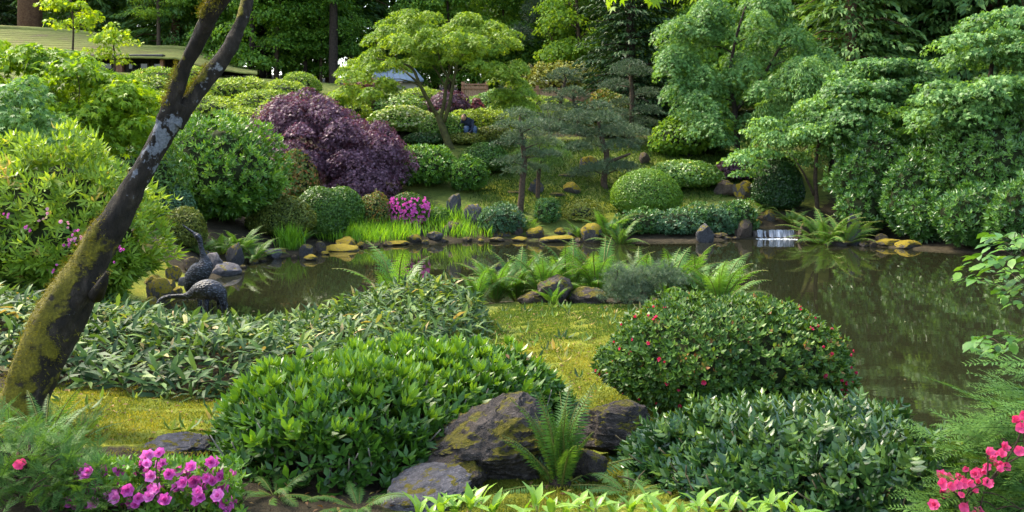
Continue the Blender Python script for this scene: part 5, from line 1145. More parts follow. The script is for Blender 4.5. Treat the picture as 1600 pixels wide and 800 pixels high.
pine('tall dark pine standing before the conifer, crown in tiers', [[(987,250,0,.13),(986,200,0,.11),(988,160,0,.09),(986,125,0,.07),(984,100,0,.05)]], [(985,100,46),(975,112,44),(1000,112,44),(962,132,54),(1010,145,50),(975,160,46),(1008,172,46),(965,178,50),(990,190,60),(1015,192,30),(960,205,44),(1000,208,50),(1012,225,36)], 31, mat='pine')
pine('slim pine with flat top before the wooden fence', [[(802,205,0,.07),(803,180,0,.06),(805,160,0,.05),(800,145,0,.04),(796,132,0,.03)]], [(800,128,34),(815,138,30),(798,150,20),(822,148,28),(790,140,20)], 34)
pine('crooked pine with a round head in front of the pale climber', [[(876,205,0,.08),(875,170,0,.07),(880,140,0,.06),(884,122,0,.05)]], [(880,114,44),(866,122,30),(895,124,30),(862,142,26),(868,156,28),(860,168,34)], 34)
pine('small pine with dense cap right of the crooked one', [[(903,215,0,.09),(903,185,0,.08),(898,165,0,.06),(894,148,0,.05)]], [(895,142,42),(888,150,30),(905,150,30),(890,168,44),(915,172,40),(925,182,50)], 33)
pine('low broad pine in the middle of the slope', [[(862,222,0,.08),(858,200,0,.07),(858,180,0,.05)]], [(855,172,50),(835,182,56),(880,184,56),(858,194,60),(838,200,50),(880,202,50)], 31)
pine('dark pine shrub behind the tall bare trunk', [[(840,290,0,.07),(842,265,0,.06),(845,240,0,.05)]], [(845,225,60),(830,238,50),(865,240,50),(850,252,56),(840,262,40)], 25.6, mat='hemlock')

# ------------------------------------------------------------------ the gardener
def person():
    Y = 30.6; b = at(735, 214, Y); g = ground(b.x, Y); root = thing('person', 'person in dark blue jacket and jeans bending over among the shrubs', 'person', (b.x, Y, g))
    V = [(0,0,.42),(-.05,-.08,.58),(-.11,-.19,.72),(-.17,-.28,.78),(-.20,-.34,.76),  # pelvis, waist, chest, neck
         (.10,-.02,.38),(.15,-.36,.42),(.14,-.10,.08),(.15,-.24,.04),(-.10,-.02,.38),(-.13,-.36,.42),(-.12,-.10,.08),(-.13,-.24,.04),
         (-.30,-.24,.68),(-.36,-.40,.44),(-.32,-.52,.24),(.08,-.20,.68),(.10,-.42,.44),(.0,-.54,.26)]
    V = [(x, y, z) for x, y, z in V]
    E = [(0,1),(1,2),(2,3),(3,4),(0,5),(5,6),(6,7),(7,8),(0,9),(9,10),(10,11),(11,12),(2,13),(13,14),(14,15),(2,16),(16,17),(17,18)]
    rad = [.15,.14,.17,.07,.05,.10,.07,.05,.05,.10,.07,.05,.05,.07,.05,.04,.07,.05,.04]
    me = bpy.data.meshes.new('body'); me.from_pydata(V, E, []); o = obj('body', me, None, root)
    sk = o.modifiers.new('s', 'SKIN'); sl = me.skin_vertices[0].data
    for i, r_ in enumerate(rad): sl[i].radius = (r_, r_)
    sl[0].use_root = True
    o.modifiers.new('u', 'SUBSURF').levels = 1; o.modifiers['u'].render_levels = 1
    me.materials.append(plainmat('blue_jacket', (.012,.016,.035), (.03,.04,.075), 20, .8))
    def ell(name, c, r, mat):
        bm = bmesh.new(); bmesh.ops.create_icosphere(bm, subdivisions=3, radius=1)
        for v in bm.verts:
            q = v.co; k = 1 + .12 * max(0, -q.y) * (abs(q.x) < .35); v.co = Vector((q.x * r[0], q.y * r[1] * k, q.z * r[2])) + Vector(c)
        me = bpy.data.meshes.new(name); bm.to_mesh(me); bm.free(); obj(name, me, mat, root)
    ell('head', (-.21,-.37,.80), (.085,.10,.115), plainmat('skin', (.35,.18,.12), (.45,.25,.17), 10, .6))
    ell('hair', (-.205,-.345,.83), (.095,.105,.10), plainmat('dark_hair', (.02,.014,.01), (.05,.035,.025), 30, .7))
    hip = plainmat('jeans', (.05,.08,.16), (.10,.15,.27), 20, .8)
    for s_ in (-1, 1):
        tubes_obj('trouser_leg', [tube_np(spline([(.01 + .09 * s_, .03, .40), (.01 + .13 * s_, -.22, .42), (.01 + .14 * s_, -.37, .40), (.01 + .135 * s_, -.22, .22), (.01 + .13 * s_, -.11, .09)], 4), np.linspace(.125, .075, 17), 10)], hip, root)
        tubes_obj('hand', [tube_np([(-.16 + .16 * s_, -.53, .25), (-.17 + .15 * s_, -.56, .20), (-.17 + .14 * s_, -.58, .14)], [.03, .04, .02], 8)], bpy.data.materials['skin'], root)
person()

# ------------------------------------------------------------------ buildings and fence on the crest
def roof_building():
    Yb = 43.0; b = at(170, 118, Yb); g = ground(b.x, Yb); root = thing('garden_building', 'low building under a broad moss covered roof', 'building', (b.x, Yb, g)); o = root.location
    m, nt, out = nodemat('mossy_roof'); tc = N(nt, 'ShaderNodeTexCoord').outputs['Object']
    n1 = noise_(nt, .8, 5, .6, vec=tc); n2 = noise_(nt, 7, 5, .65, vec=tc)
    cc = ramp(nt, math_(nt, 'ADD', math_(nt, 'MULTIPLY', n1, .65), math_(nt, 'MULTIPLY', n2, .35)), [(.32, (.17,.12,.075)), (.46, (.16,.16,.05)), (.7, (.23,.24,.07))]); bsdf(nt, out, cc, .9, .1, bump_(nt, n2, .8, .06))
    top = [(-150,34),(-40,42),(40,46),(100,49),(150,55),(190,63),(225,75),(290,77),(330,92),(370,106),(402,112)]; eav = [(-150,92),(0,89),(100,88),(180,88),(275,90),(300,99),(340,107),(375,112),(404,114.5)]
    T_ = np.array(top, float); E_ = np.array(eav, float); rows, cols = 13, 60
    for k in range(rows - 1):
        V = []
        for j in (k, k + 1.08):
            t = min(j / (rows - 1), 1.0)
            for i in range(cols + 1):
                u = i / cols; px = -150 + u * 552; zt = np.interp(px, T_[:, 0], T_[:, 1]); ze = np.interp(px, E_[:, 0], E_[:, 1]); Yt, Ye = Yb + 4.6, Yb - 1.2
                pt = at(px, zt, Yt); pe = at(px, ze, Ye); p = pt.lerp(pe, t); p.z += .25 * math.sin(t * math.pi) * .3 + (.02 if j != k else 0.0) + .02 * noise.noise(Vector((px * .2, j, 0))); V.append(tuple(p - o))
        n = cols + 1; V = np.array(V); V2 = V - np.array([0, 0, .10]); L, Sx = [], []
        for i in range(cols):
            L += [i, n + i, n + i + 1, i + 1]; Sx.append(4); L += [2*n + i, 2*n + i + 1, 3*n + i + 1, 3*n + i]; Sx.append(4); L += [n + i, 3*n + i, 3*n + i + 1, n + i + 1]; Sx.append(4)
        obj('roof_course', mesh_np('roof_course', np.vstack([V, V2]), L, Sx), m, root)
    bk = []
    for px, z in top: bk.append(tuple(at(px, z, Yb + 4.6) - o))
    tubes_obj('roof_ridge', [tube_np(spline(bk, 4), np.full((len(bk) - 1) * 4 + 1, .16), 8, .2)], m, root)
    V = [tuple(at(px, z, Yb + 4.6) - o) for px, z in top] + [tuple(at(px, 118, Yb + 10) - o) for px, z in top]; n = len(top); L = []
    for i in range(n - 1): L += [i, i + 1, n + i + 1, n + i]
    obj('rear_roof', mesh_np('rear_roof', np.array(V), L, np.full(n - 1, 4)), m, root)
    X = lambda px: at(px, 0, Yb).x - o.x; Z = lambda py: at(0, py, Yb).z - o.z
    brown = plainmat('dark_timber', (.02,.016,.014), (.05,.042,.038), 12, .7); red = plainmat('cedar_wall', (.13,.055,.03), (.26,.12,.065), 6, .7)
    boxes_obj('eave_beam', [(X(-120), -1.1, Z(92.5), X(268), -.75, Z(88.5))], plainmat('eave', (.03,.025,.026), (.07,.06,.06), 8, .6), root, .02)
    boxes_obj('wall', [(X(-120), .2, -1.0, X(262), 3.5, Z(90))], brown, root)
    boxes_obj('wall_panel', [(X(180), .1, Z(112), X(192), .19, Z(98))], red, root); boxes_obj('wall_panel', [(X(0), .1, Z(112), X(24), .19, Z(96))], red, root)
    gm_ = nodemat('dark_glass'); bsdf(gm_[1], gm_[2], (.02,.025,.025), .05, .6)
    for a, c in ((140,176),(196,232),(236,258)):
        w = boxes_obj('window', [(X(a), .08, Z(110), X(c), .18, Z(107)), (X(a), .08, Z(95.5), X(c), .18, Z(94)), (X(a), .08, Z(107), X(a) + .1, .18, Z(95.5)), (X(c) - .1, .08, Z(107), X(c), .18, Z(95.5))], brown, root)
        boxes_obj('pane', [(X(a) + .1, .12, Z(107), X(c) - .1, .15, Z(95.5))], gm_[0], w)
    for px in (134, 194.5, 199, 262): boxes_obj('post', [(X(px), -.95, -1.0, X(px) + .16, -.79, Z(92.5))], red, root)
roof_building()
def pavilion():
    Y = 46; b = at(592, 140, Y); g = ground(b.x, Y); root = thing('pavilion', 'small building with blue grey sloping roof behind the red maple', 'building', (b.x, Y, g)); o = root.location
    metal = plainmat('grey_roof', (.19,.22,.27), (.27,.31,.37), 3, .4, .5, .1); P = [(568,124),(584,101),(640,97),(662,124)]
    pts = [at(a, c, Y + d) - o for (a, c), d in zip(P, (0, 2.5, 2.5, 0))]; bk = [at(a, c, Y + 5) - o for a, c in ((568,124),(662,124))]
    V = [tuple(p) for p in pts + bk]; V += [(x, y, z - .12) for x, y, z in V]
    L = [0,3,2,1, 1,2,5,4, 0,1,4, 3,5,2, 6,7,8,9, 7,10,11,8, 0,6,9,3, 4,5,11,10, 3,9,11,5, 0,4,10,6]; Sx = [4,4,3,3,4,4,4,4,4,4]
    obj('roof', mesh_np('roof', np.array(V), L, Sx), metal, root)
    for i in range(9):
        t = (i + .5) / 9; a = pts[0].lerp(pts[3], t); c = pts[1].lerp(pts[2], t); tubes_obj('roof_seam', [tube_np([tuple(a + Vector((0,0,.02))), tuple(c + Vector((0,0,.02)))], [.03, .03], 5)], metal, root)
    boxes_obj('wall', [(pts[0].x + .4, .5, -1, pts[3].x - .4, 4.3, pts[0].z - .13)], plainmat('plaster', (.30,.27,.22), (.40,.36,.30), 3, .9), root)
pavilion()
def fence():
    Y = 40.5; b = at(832, 160, Y); g = ground(b.x, Y); root = thing('wooden_fence', 'reddish brown timber fence on the crest behind the pines', 'fence', (b.x, Y, g)); o = root.location
    w1 = plainmat('fence_wood', (.16,.075,.04), (.32,.16,.085), 5, .8); w2 = plainmat('fence_slat_wood', (.22,.12,.065), (.38,.22,.13), 9, .8)
    X = lambda px: at(px, 0, Y).x - o.x; Z = lambda py: at(0, py, Y).z - o.z
    for px, t in ((721,128),(758,128),(790,138),(837,134),(870,138),(900,138),(935,140)): boxes_obj('post', [(X(px), -.08, -.4, X(px) + .15, .08, Z(t))], w1, root, .01)
    for a, c, t, bt in ((721,763,131,133),(721,763,137.5,139),(790,940,139,140.5),(790,940,156,157.5)): boxes_obj('rail', [(X(a), -.125, Z(bt), X(c), -.085, Z(t))], w1, root)
    k = 0
    for px in np.arange(723, 938, 3.0):
        if 760 < px < 789: continue
        t = 132.5 if px < 763 else 140; boxes_obj('slat', [(X(px), -.04, max(-.3, Z(170)), X(px) + .076, -.005, Z(t) - U(0, .05))], w2, root)
fence()
Yv = 42.0; b = at(866, 150, Yv); vr = thing('climbing_vine', 'pale yellow leaved climber on a tall trellis above the fence', 'vine', (b.x, Yv, ground(b.x, Yv))); o = np.array(vr.location)
cl = []
for i in range(90):
    q = at(U(797, 930), U(98, 150) if R.random() < .9 else U(140, 160), Yv + U(-.3, .3)); cl.append(((q.x - o[0], q.y - o[1], q.z - o[2]), U(.22, .42), .2))
crown(vr, cl, L4w, .16, 'vine', 130, .4, 1.5, (.55,.25), nameit='leaves')
tb = [];
for px in (800, 830, 860, 890, 925): q = at(px, 100, Yv); tb.append(tube_np([(q.x - o[0], .1, -.3), (q.x - o[0], .1, q.z - o[2])], [.05, .04], 6))
for py in (104, 120, 136): q0, q1 = at(798, py, Yv), at(928, py, Yv); tb.append(tube_np([(q0.x - o[0], .12, q0.z - o[2]), (q1.x - o[0], .12, q1.z - o[2])], [.03, .03], 5))
for t in tb: tubes_obj('trellis_bar', [t], G['stem'], vr)

# ------------------------------------------------------------------ right bank
canopy_tree('weeping_maple', 'blue green laceleaf maple cascading down the right slope', 'tree', [[(1150,268,0,.12),(1152,220,.0,.10),(1148,170,.1,.085),(1140,120,.1,.06),(1150,60,.2,.045),(1165,10,.3,.03)],[(1148,175,.1,.06),(1185,130,.2,.05),(1215,80,.3,.04),(1235,40,.4,.025)]],
    [(1045,30,120),(1070,15,175),(1100,-5,190),(1150,-20,215),(1200,-30,190),(1245,25,180),(1290,65,190),(1318,110,185)], 28.5, 2.2, 95, .56, LACE, .115, 'maple_blue', 'bark_dk', .5, 410, 1.1, .6, (.60,.24), 21)
canopy_tree('drooping_maple', 'pale drooping maple between the weeping maple and the vine maples', 'tree', [[(1300,262,0,.09),(1298,220,0,.08),(1292,170,.1,.06),(1285,120,.1,.03)],[(1295,190,.1,.05),(1260,150,.2,.03)]], [(1195,110,215),(1235,92,230),(1280,84,225),(1320,96,215),(1352,130,205)], 27.0, 1.5, 62, .5, L4n, .11, 'maple_blue', 'bark_dk', .5, 300, 1.2, .7, (.78,.2), 27)
canopy_tree('vine_maple', 'slender light maple with twin stems right of the waterfall', 'tree', [[(1279,332,0,.07),(1275,300,0,.06),(1274,270,0,.055),(1277,235,0,.045),(1282,205,0,.03)],[(1272,305,0,.04),(1258,275,-.1,.03),(1246,255,-.2,.02)]], [(1150,225,262),(1190,180,290),(1230,160,270),(1270,150,245),(1310,170,240),(1325,200,225)], 24.6, 1.2, 36, .42, L4w, .095, 'maple_blue', 'bark', .25, 330, .7, .9, (.72,.22), 22)
canopy_tree('vine_maple', 'broad leaved vine maple spreading behind the pieris bank', 'tree', [[(1420,300,0,.10),(1415,240,0,.09),(1410,190,0,.07),(1405,150,0,.05)],[(1412,200,0,.05),(1380,170,-.2,.04),(1350,160,-.3,.02)]], [(1275,165,210),(1310,120,200),(1350,88,175),(1400,78,165),(1440,85,150),(1470,115,160)], 24.5, 1.6, 58, .60, STAR, .112, 'maple_blue', 'bark_dk', .16, 300, .8, 1.8, (.40,.28), 23)
canopy_tree('vine_maple', 'vine maple with dense leaf layers at the right edge', 'tree', [[(1560,300,0,.10),(1555,220,0,.09),(1545,150,0,.07),(1550,100,0,.05)],[(1550,170,0,.05),(1520,130,-.2,.04)]], [(1450,90,190),(1490,60,185),(1530,25,175),(1580,10,170),(1650,0,180)], 22.0, 1.6, 62, .60, STAR, .108, 'maple_blue', 'bark_dk', .16, 300, .8, 1.8, (.6,.28), 24)
canopy_tree('vine_maple', 'deep green vine maple filling the gap between the two broad ones', 'tree', [[(1475,330,0,.08),(1472,270,0,.07),(1468,215,0,.06),(1466,160,0,.03)],[(1470,240,0,.04),(1435,200,-.2,.02)]], [(1395,165,255),(1430,140,280),(1470,132,285),(1510,150,270),(1545,180,250)], 23.2, 1.1, 44, .5, STAR, .10, 'forest', 'bark_dk', .2, 300, .9, 1.6, (.5,.25), 29)
for px, yt, yb, w, Y, mt, tn, lab in [(1425,250,376,90,21.4,'pieris_dk',.45,'pieris between the moss edged bank and the middle bush'),(1375,195,372,150,22.6,'pieris_dk',.5,'dark green pieris bank above the mossy shore stones'),(1465,200,372,140,22.0,'pieris_dk',.55,'pieris bush in the middle of the right bank'),(1560,160,385,200,20.6,'pieris_dk',.68,'large pale tipped pieris at the right edge over the water'),
                           (1350,280,380,76,22.3,'pieris_dk',.55,'low pieris with pale tips beside the pointed rock'),(1520,290,392,120,19.6,'pieris_dk',.6,'lower pieris overhanging the dark water'),(1450,300,384,80,20.8,'pieris_dk',.5,'pieris drooping over the dark hollow at the waterline'),(1610,270,395,120,18.5,'pieris_dk',.62,'pieris at the far right edge')]:
    shrub('pieris', lab, 'shrub', px, yt, yb, w, WH7, .115, mt, Y=Y, deep=.7, whorled=True, K=80, bh=.34, th=.26, cover=1.35, cap=17000, low=.42, tint=(tn,.2), zmin=-.9)

# ------------------------------------------------------------------ forest
def conifer_parts(root, Hh, Rr, mat, bark, nb=150, per=110, droop=.25, bare=.12, trunk_r=.3, size=.32, curve=.8, tm=None):
    Ps, Ds, ts, tb = [], [], [], []
    tb.append(tube_np([(0,0,-.5),(0,0,Hh*.3),(.05,0,Hh*.65),(0,0,Hh*.98)], [trunk_r,trunk_r*.8,trunk_r*.45,.03], 10, .12, 3))
    for i in range(nb):
        h = bare + (1 - bare) * ((i + R.random()) / nb); z0 = h * Hh; L = Rr * (1 - h) ** curve * U(.7, 1.1) + .25; a = i * 2.39996 + U(-.3, .3)
        n = int(per * L / Rr) + 8; t = rng.random(n) ** .7; wd = .34 * L * (1 - t) * (t + .25) * 2.2
        off = rng.uniform(-1, 1, n) * wd; ca, sa = math.cos(a), math.sin(a)
        x = t * L * ca - off * sa; y = t * L * sa + off * ca; z = z0 + .12 * L * t - droop * L * t ** 2 - .12 * rng.random(n) - np.abs(off) * .25
        Ps.append(np.stack([x, y, z], -1)); d = np.stack([ca - sa * off / (wd + .1) * .8, sa + ca * off / (wd + .1) * .8, -.25 - droop * t], -1); Ds.append(d + rnd(n) * .25); ts.append(.35 + .3 * t + .16 * rng.normal(size=n) + U(-.08, .08))
        if i % 3 == 0: tb.append(tube_np([(0,0,z0),(L*.5*ca,L*.5*sa,z0+.02*L),(L*.85*ca,L*.85*sa,z0+.1*L-droop*L*.7)], [.05,.03,.012], 4))
    P, D, t = map(np.concatenate, (Ps, Ds, ts)); Nn = rnd(len(P)) * .5 + np.array([0,0,1])
    tubes_obj('trunk', tb, G[bark], root); leaves_obj('crown', scatter(tm or L4n, P, D, Nn, size * rng.uniform(.6, 1.3, len(P)), t), G[mat], root)
def broad_parts(root, Hh, Rr, mat, bark, ncl=70, per=40, size=.24, bare=.25, trunk_r=.2, tint=(.5,.2), tm=None, cr=(.6, 1.25)):
    tp = spline([(0,0,-.4,trunk_r),(U(-.2,.2),U(-.2,.2),Hh*.3,trunk_r*.8),(U(-.3,.3),U(-.3,.3),Hh*.6,trunk_r*.55),(0,0,Hh*.9,.05)], 6)
    cl = []
    for i in range(ncl):
        h = bare + (1 - bare) * R.random(); q = Rr * math.sin(math.pi * min(1, (h - bare) / (1 - bare) * .8 + .2)) ** .6 * math.sqrt(R.random()); a = U(0, 6.28)
        cl.append(((q * math.cos(a), q * math.sin(a), h * Hh), U(*cr), U(.3, .5) * cr[1] / 1.25))
    tubes_obj('trunk', [tube_np(tp[:, :3], tp[:, 3], 9, .15, 2)] + limb_paths([tuple(q) for q in tp[4:]], [c for c, _, _ in cl], .03, .01), G[bark], root)
    crown(root, cl, tm or L4w, size, mat, per, .6, .9, tint)
# the big dark conifer and the pale birch-like tree left of it
for px, pb, Y, Hh, Rr, mt, lab in [(985,190,38,13,2.7,'conifer','dense dark conifer behind the cloud pruned pines'),(1035,190,42,16,3.2,'conifer','tall dark conifer right of the dense one'),(930,185,46,9,2.0,'conifer','dark conifer edge behind the pale young tree')]:
    x = (px - 800) * Y / F; r = thing('conifer_tree', lab, 'conifer', (x, Y, ground(x, Y))); conifer_parts(r, Hh, Rr, mt, 'bark_dk', 210, 120, .22, .02, .25, .24, .75)
x = (905 - 800) * 44 / F; r = thing('pale_tree', 'sunlit yellow green young tree left of the dark conifer', 'tree', (x, 44, ground(x, 44))); broad_parts(r, 10.5, 1.9, 'forest_lit', 'bark', 80, 70, .17, .12, .12, (.6,.2))
x = (860 - 800) * 47 / F; r = thing('grey_pine', 'tall brownish grey pine behind the trellis', 'pine tree', (x, 47, ground(x, 47)))
cl = [((U(-1.7,1.7), U(-1.2,1.2), 3.2 + 9 * (i / 60)), U(.45, .8), .35) for i in range(60)]
tubes_obj('trunk', [tube_np([(0,0,-.3),(.1,0,3),(-.1,0,7),(0,0,12)], [.2,.16,.1,.03], 8, .2)] + limb_paths([(0,0,2.5,.15),(.1,0,3,.15),(.0,0,5,.13),(-.1,0,7,.1),(0,0,9,.06),(0,0,11.5,.03)], [c for c,_,_ in cl], .04, .01), G['bark_red'], r); crown(r, cl, TUFT, .26, 'pine', 75, .3, 1.2, (.35,.15), True)
# prototypes for the wood beyond
FP = []
for mk in range(2):
    r = thing('forest_tree', 'x', 'tree'); broad_parts(r, 15, 3.0, ['forest', 'forest_lit'][mk], 'bark_dk', 95, 85, .18, .12, .2, (.5,.24)); FP.append(r)
r = thing('conifer_tree', 'x', 'conifer'); conifer_parts(r, 24, 4.2, 'hemlock', 'bark_red', 230, 85, .35, .10, .34, .42, .6); FP.append(r)
r = thing('conifer_tree', 'x', 'conifer'); conifer_parts(r, 22, 3.6, 'conifer', 'bark_dk', 210, 85, .25, .08, .30, .40, .7); FP.append(r)
r = thing('forest_tree', 'x', 'tree'); broad_parts(r, 9, 2.6, 'forest', 'bark', 70, 95, .16, .05, .12, (.6,.24)); FP.append(r)
r = thing('forest_tree', 'x', 'tree'); FP.append(r)
cl = [((U(-2.6,2.6), U(-2.2,2.2), U(7.5, 17)), U(.6, 1.1), U(.25,.4)) for i in range(70)] + [((U(-1.2,1.2), U(-1,1), U(3.2, 7)), U(.3, .6), .2) for i in range(14)]
tp = spline([(0,0,-.4,.21),(.1,.05,4,.18),(-.05,.1,9,.13),(.1,0,17,.03)], 6)
tubes_obj('trunk', [tube_np(tp[:, :3], tp[:, 3], 9, .15, 2)] + limb_paths([tuple(q) for q in tp[4:]], [c for c, _, _ in cl], .03, .01), G['bark_dk'], r); crown(r, cl, L4w, .17, 'forest', 90, .6, .9, (.6,.24))
GR = 'trees of the wood beyond the garden'
x = (47 - 800) * 50 / F; r = thing('conifer_tree', 'huge reddish conifer trunk behind the mossy roof', 'conifer', (x, 50, ground(x, 50))); conifer_parts(r, 26, 4.0, 'hemlock', 'bark_red', 120, 70, .45, .17, .72, .34, .6)
FT = [ # px, Y, kind, scale, label
 (90,62,2,1.1,'conifer behind the left of the mossy roof'),(130,54,2,.9,'drooping conifer behind the roof ridge'),(-60,56,3,1.0,'dark conifer at the left end of the wood'),(180,60,0,1.0,'broadleaf tree behind the roof, left of the fork'),(225,56,1,.8,'pale green tree hanging over the roof end'),(275,52,2,.85,'light drooping conifer right of the roof ridge'),
 (255,66,3,1.1,'dark conifer far behind the fork'),(320,62,0,1.1,'deep green tree seen in the trunk fork'),(370,58,0,1.0,'deep green tree right of the mossy fork'),(405,64,3,1.0,'dark trunked conifer left of the tall straight trunk'),(420,54,0,.9,'green tree above the yellow rhododendrons'),(455,60,0,1.05,'green tree left of the straight trunk'),
 (490,56,4,1.2,'low bushy tree at the wood edge behind the purple maple'),(518,54,2,1.1,'tall conifer with bare straight trunk left of the pale maple'),(560,60,0,1.1,'green tree behind the left of the pale maple'),(600,64,0,1.1,'green tree far behind the pale maple crown'),(640,58,1,.9,'pale tree behind the pale maple'),(680,66,3,1.0,'dark conifer behind the pale maple top'),
 (720,62,0,1.0,'green tree right behind the pale maple top'),(770,58,1,1.0,'pale green tree right of the pale maple'),(800,66,0,1.2,'green tree behind the grey pine'),(830,60,3,1.1,'dark conifer left of the grey pine'),(905,62,0,1.1,'green tree behind the sunlit young tree'),(945,56,0,1.1,'green tree behind the dense conifer'),
 (1060,50,1,1.0,'pale green tree above the weeping maple'),(1110,48,0,1.1,'green tree behind the weeping maple, left'),(1165,46,2,.8,'drooping conifer behind the weeping maple crown'),(1230,44,2,.95,'hanging conifer right of the weeping maple'),(1285,40,2,.95,'conifer with drooping boughs right of the weeping maple'),(1312,42,3,1.0,'dark trunked conifer over the vine maple'),
 (1360,38,2,1.0,'large cedar with hanging sprays above the vine maple'),(1430,36,2,.95,'cedar with thick dark trunk above the pieris bank'),(1462,33,2,.8,'low cedar with hanging sprays over the right vine maple'),(1390,33,2,.75,'low cedar with hanging sprays over the left vine maple'),(1330,31,2,.7,'low cedar behind the pale drooping maple'),(1550,31,2,.85,'low cedar behind the right edge vine maple'),(1475,41,3,1.1,'dark conifer behind the thick cedar trunk'),(1510,36,3,.9,'dark conifer at the right, over the vine maple'),(1560,38,2,1.05,'cedar above the right edge vine maple'),(1600,44,0,1.1,'green tree at the right edge of the wood'),
 (1250,54,0,1.2,'tall green tree deep behind the weeping maple'),(1400,50,0,1.2,'tall green tree deep behind the cedars'),(1520,52,3,1.2,'tall dark conifer deep behind the right bank'),(1650,40,2,1.0,'cedar beyond the right edge'),(1150,58,3,1.2,'tall dark conifer deep in the wood, centre right'),(1000,60,3,1.2,'tall dark conifer deep behind the dense conifer'),(870,70,3,1.2,'tall dark conifer deep behind the grey pine'),(740,74,3,1.2,'dark conifer deepest behind the pale maple'),(480,72,3,1.2,'dark conifer deepest behind the straight trunk'),(340,74,2,1.1,'conifer deepest behind the fork'),(200,74,3,1.1,'dark conifer deepest behind the roof'),
 (1330,35,3,.7,'dark young conifer behind the slender maple'),(1490,32,2,.7,'young cedar behind the pieris bank'),(1100,40,4,1.1,'leafy understorey tree left of the weeping maple'),(1230,36,4,1.0,'leafy understorey tree behind the dark dome'),(1590,31,2,.75,'young cedar at the right edge'),
 (430,47,4,1.0,'young tree at the hill crest behind the rhododendrons'),(500,48,4,.8,'young tree left of the blue grey roof'),(700,50,4,1.0,'young tree behind the fence end'),(330,50,4,.9,'young tree at the end of the mossy roof'),(790,52,4,1.0,'young tree behind the trellis, left'),(960,48,4,1.0,'young tree behind the yellow shrub')]
for px_, Y_, s_ in ((392,47,.8),(410,52,1.0),(432,49,.7),(446,55,.9),(462,51,.75),(478,48,.6),(497,55,.9),(521,46,1.15),(376,51,.8),(545,52,.8)): FT.append((px_, Y_, 5, s_, {392:'thin',410:'thick dark'}.get(px_, 'slender') + ' bare trunk of the wood %s' % {392:'just right of the mossy fork',410:'left of the thin row of trunks',432:'over the hill crest, left of the next pair',446:'behind the pale rhododendron',462:'left of the tall straight trunk pair',478:'thinnest, near the straight tall trunk',497:'behind the straight tall trunk',521:'the straightest and tallest, left of the pale maple',376:'closest to the mossy fork',545:'behind the left tip of the pale maple'}[px_]))
FT += [(-40,66,0,1.2,'green tree far behind the left end of the roof'),(70,70,0,1.3,'green tree far behind the huge reddish trunk'),(20,62,3,1.0,'dark conifer far behind the roof at the left edge')]
used = set()
for px, Y, k, s, lab in FT:
    x = (px - 800) * Y / F; p = (x, Y, ground(x, Y) - .1); rz = U(0, 6.28)
    if k in used: copy_thing(FP[k], p, rz, s, lab, GR)
    else:
        used.add(k); r = FP[k]; r.location = p; r.rotation_euler = (0, 0, rz); r.scale = (s,) * 3; r['label'] = lab; r['group'] = GR
x = (248 - 800) * 49 / F; r = thing('pale_tree', 'pale yellow green tree with hanging sprays behind the roof end', 'tree', (x, 49, ground(x, 49))); broad_parts(r, 12.5, 1.7, 'forest_lit', 'bark', 60, 110, .14, .25, .12, (.6,.22), L4n, (.4, .8))
# saplings of bright maple at the left hill
x = (110 - 800) * 40 / F; r = thing('yellow_maple', 'small yellow green maple before the mossy roof', 'tree', (x, 40, ground(x, 40))); broad_parts(r, 3.6, 1.2, 'maple_lit', 'bark', 26, 70, .17, .55, .06, (.75,.2), STAR, (.25, .5))
x = (175 - 800) * 39 / F; r = thing('yellow_maple', 'low yellow green maple at the roof eave', 'tree', (x, 39, ground(x, 39))); broad_parts(r, 2.2, 1.2, 'maple_lit', 'bark', 22, 70, .16, .3, .05, (.75,.2), STAR, (.25, .5))

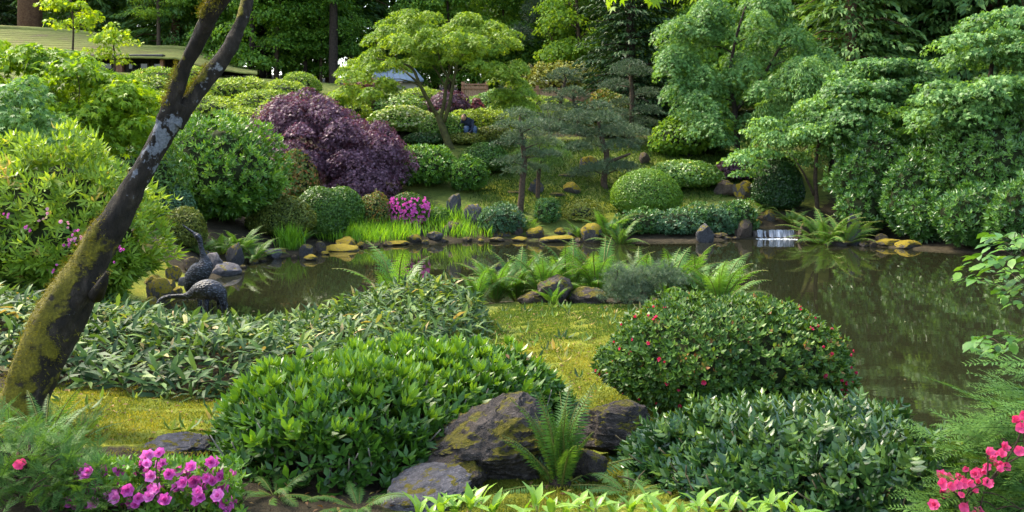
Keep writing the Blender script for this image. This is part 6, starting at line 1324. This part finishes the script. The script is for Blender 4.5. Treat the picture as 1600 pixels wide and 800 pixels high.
# ------------------------------------------------------------------ grasses at the pond
GB = leaf4(.055, .004, .25)
def blade_clump(name, label, cat_, pts, L, root_at, stuff=False, spread=.25):
    n = len(pts); P = np.array(pts); d = rnd(n) * spread; d[:, 2] = 1; Nn = rnd(n)
    tt = .5 + .2 * rng.normal(size=n); Sz = L * rng.uniform(.6, 1.1, n)
    if stuff:
        V, Lp, Sx, Tt = scatter(GB, P, d, Nn, Sz, tt); o = obj(name, mesh_np(name, V, Lp, Sx, Tt), G['grass'], None, kind='stuff'); return tag(o, label, cat_)
    r = thing(name, label, cat_, root_at); leaves_obj('blades', scatter(GB, P - np.array(root_at), d, Nn, Sz, tt), G['grass'], r); return r
Y = foot(452, 390); c_ = at(452, 390, Y); blade_clump('iris_clump', 'tall bright green iris clump on the left far shore', 'iris', [(c_.x + R.gauss(0, .13), Y + R.gauss(0, .10), ground(c_.x, Y) - .02) for i in range(170)], .62, (c_.x, Y, ground(c_.x, Y)))
gp = []
for i in range(1700):
    px = U(497, 655); Y = U(20.9, 22.8); x = (px - 800) * Y / F
    gp.append((x, Y, 0))
for i in range(750):
    px = U(662, 770); Y = U(22.2, 23.8); x = (px - 800) * Y / F; gp.append((x, Y, 0))
gp = np.array(gp); gp[:, 2] = ground_np(gp[:, 0], gp[:, 1]); gp = gp[gp[:, 2] > .04]
blade_clump('pond_grass', 'bright green grass bed along the far edge of the pond', 'grass', gp, .42, None, True, .2)
# leaf litter under the shrubs
n = 4200; s = np.stack([rng.uniform(-3.2, 3.2, n), rng.uniform(3.4, 11, n)], -1); z = ground_np(s[:, 0], s[:, 1]); k = z > .1; s, z = s[k], z[k]; n = len(z)
d = rnd(n); d[:, 2] *= .25; V, Lp, Sx, Tt = scatter(leaf4(.45, .08, .15), np.stack([s[:, 0], s[:, 1], z + .02], -1), d, rnd(n) * .3 + np.array([0,0,1]), .032 * rng.uniform(.6, 1.4, n), .5 + .25 * rng.normal(size=n))
tag(obj('fallen_leaves', mesh_np('fallen_leaves', V, Lp, Sx, Tt), G['litter'], None, kind='stuff'), 'dry brown leaves fallen on soil under the front shrubs', 'leaves')
import builtins
if getattr(builtins, 'SCENE_STATS', False):
    print('TRIS', sum(sum(len(p.vertices) - 2 for p in me.polygons) for me in bpy.data.meshes), 'OBJ', len(bpy.data.objects))
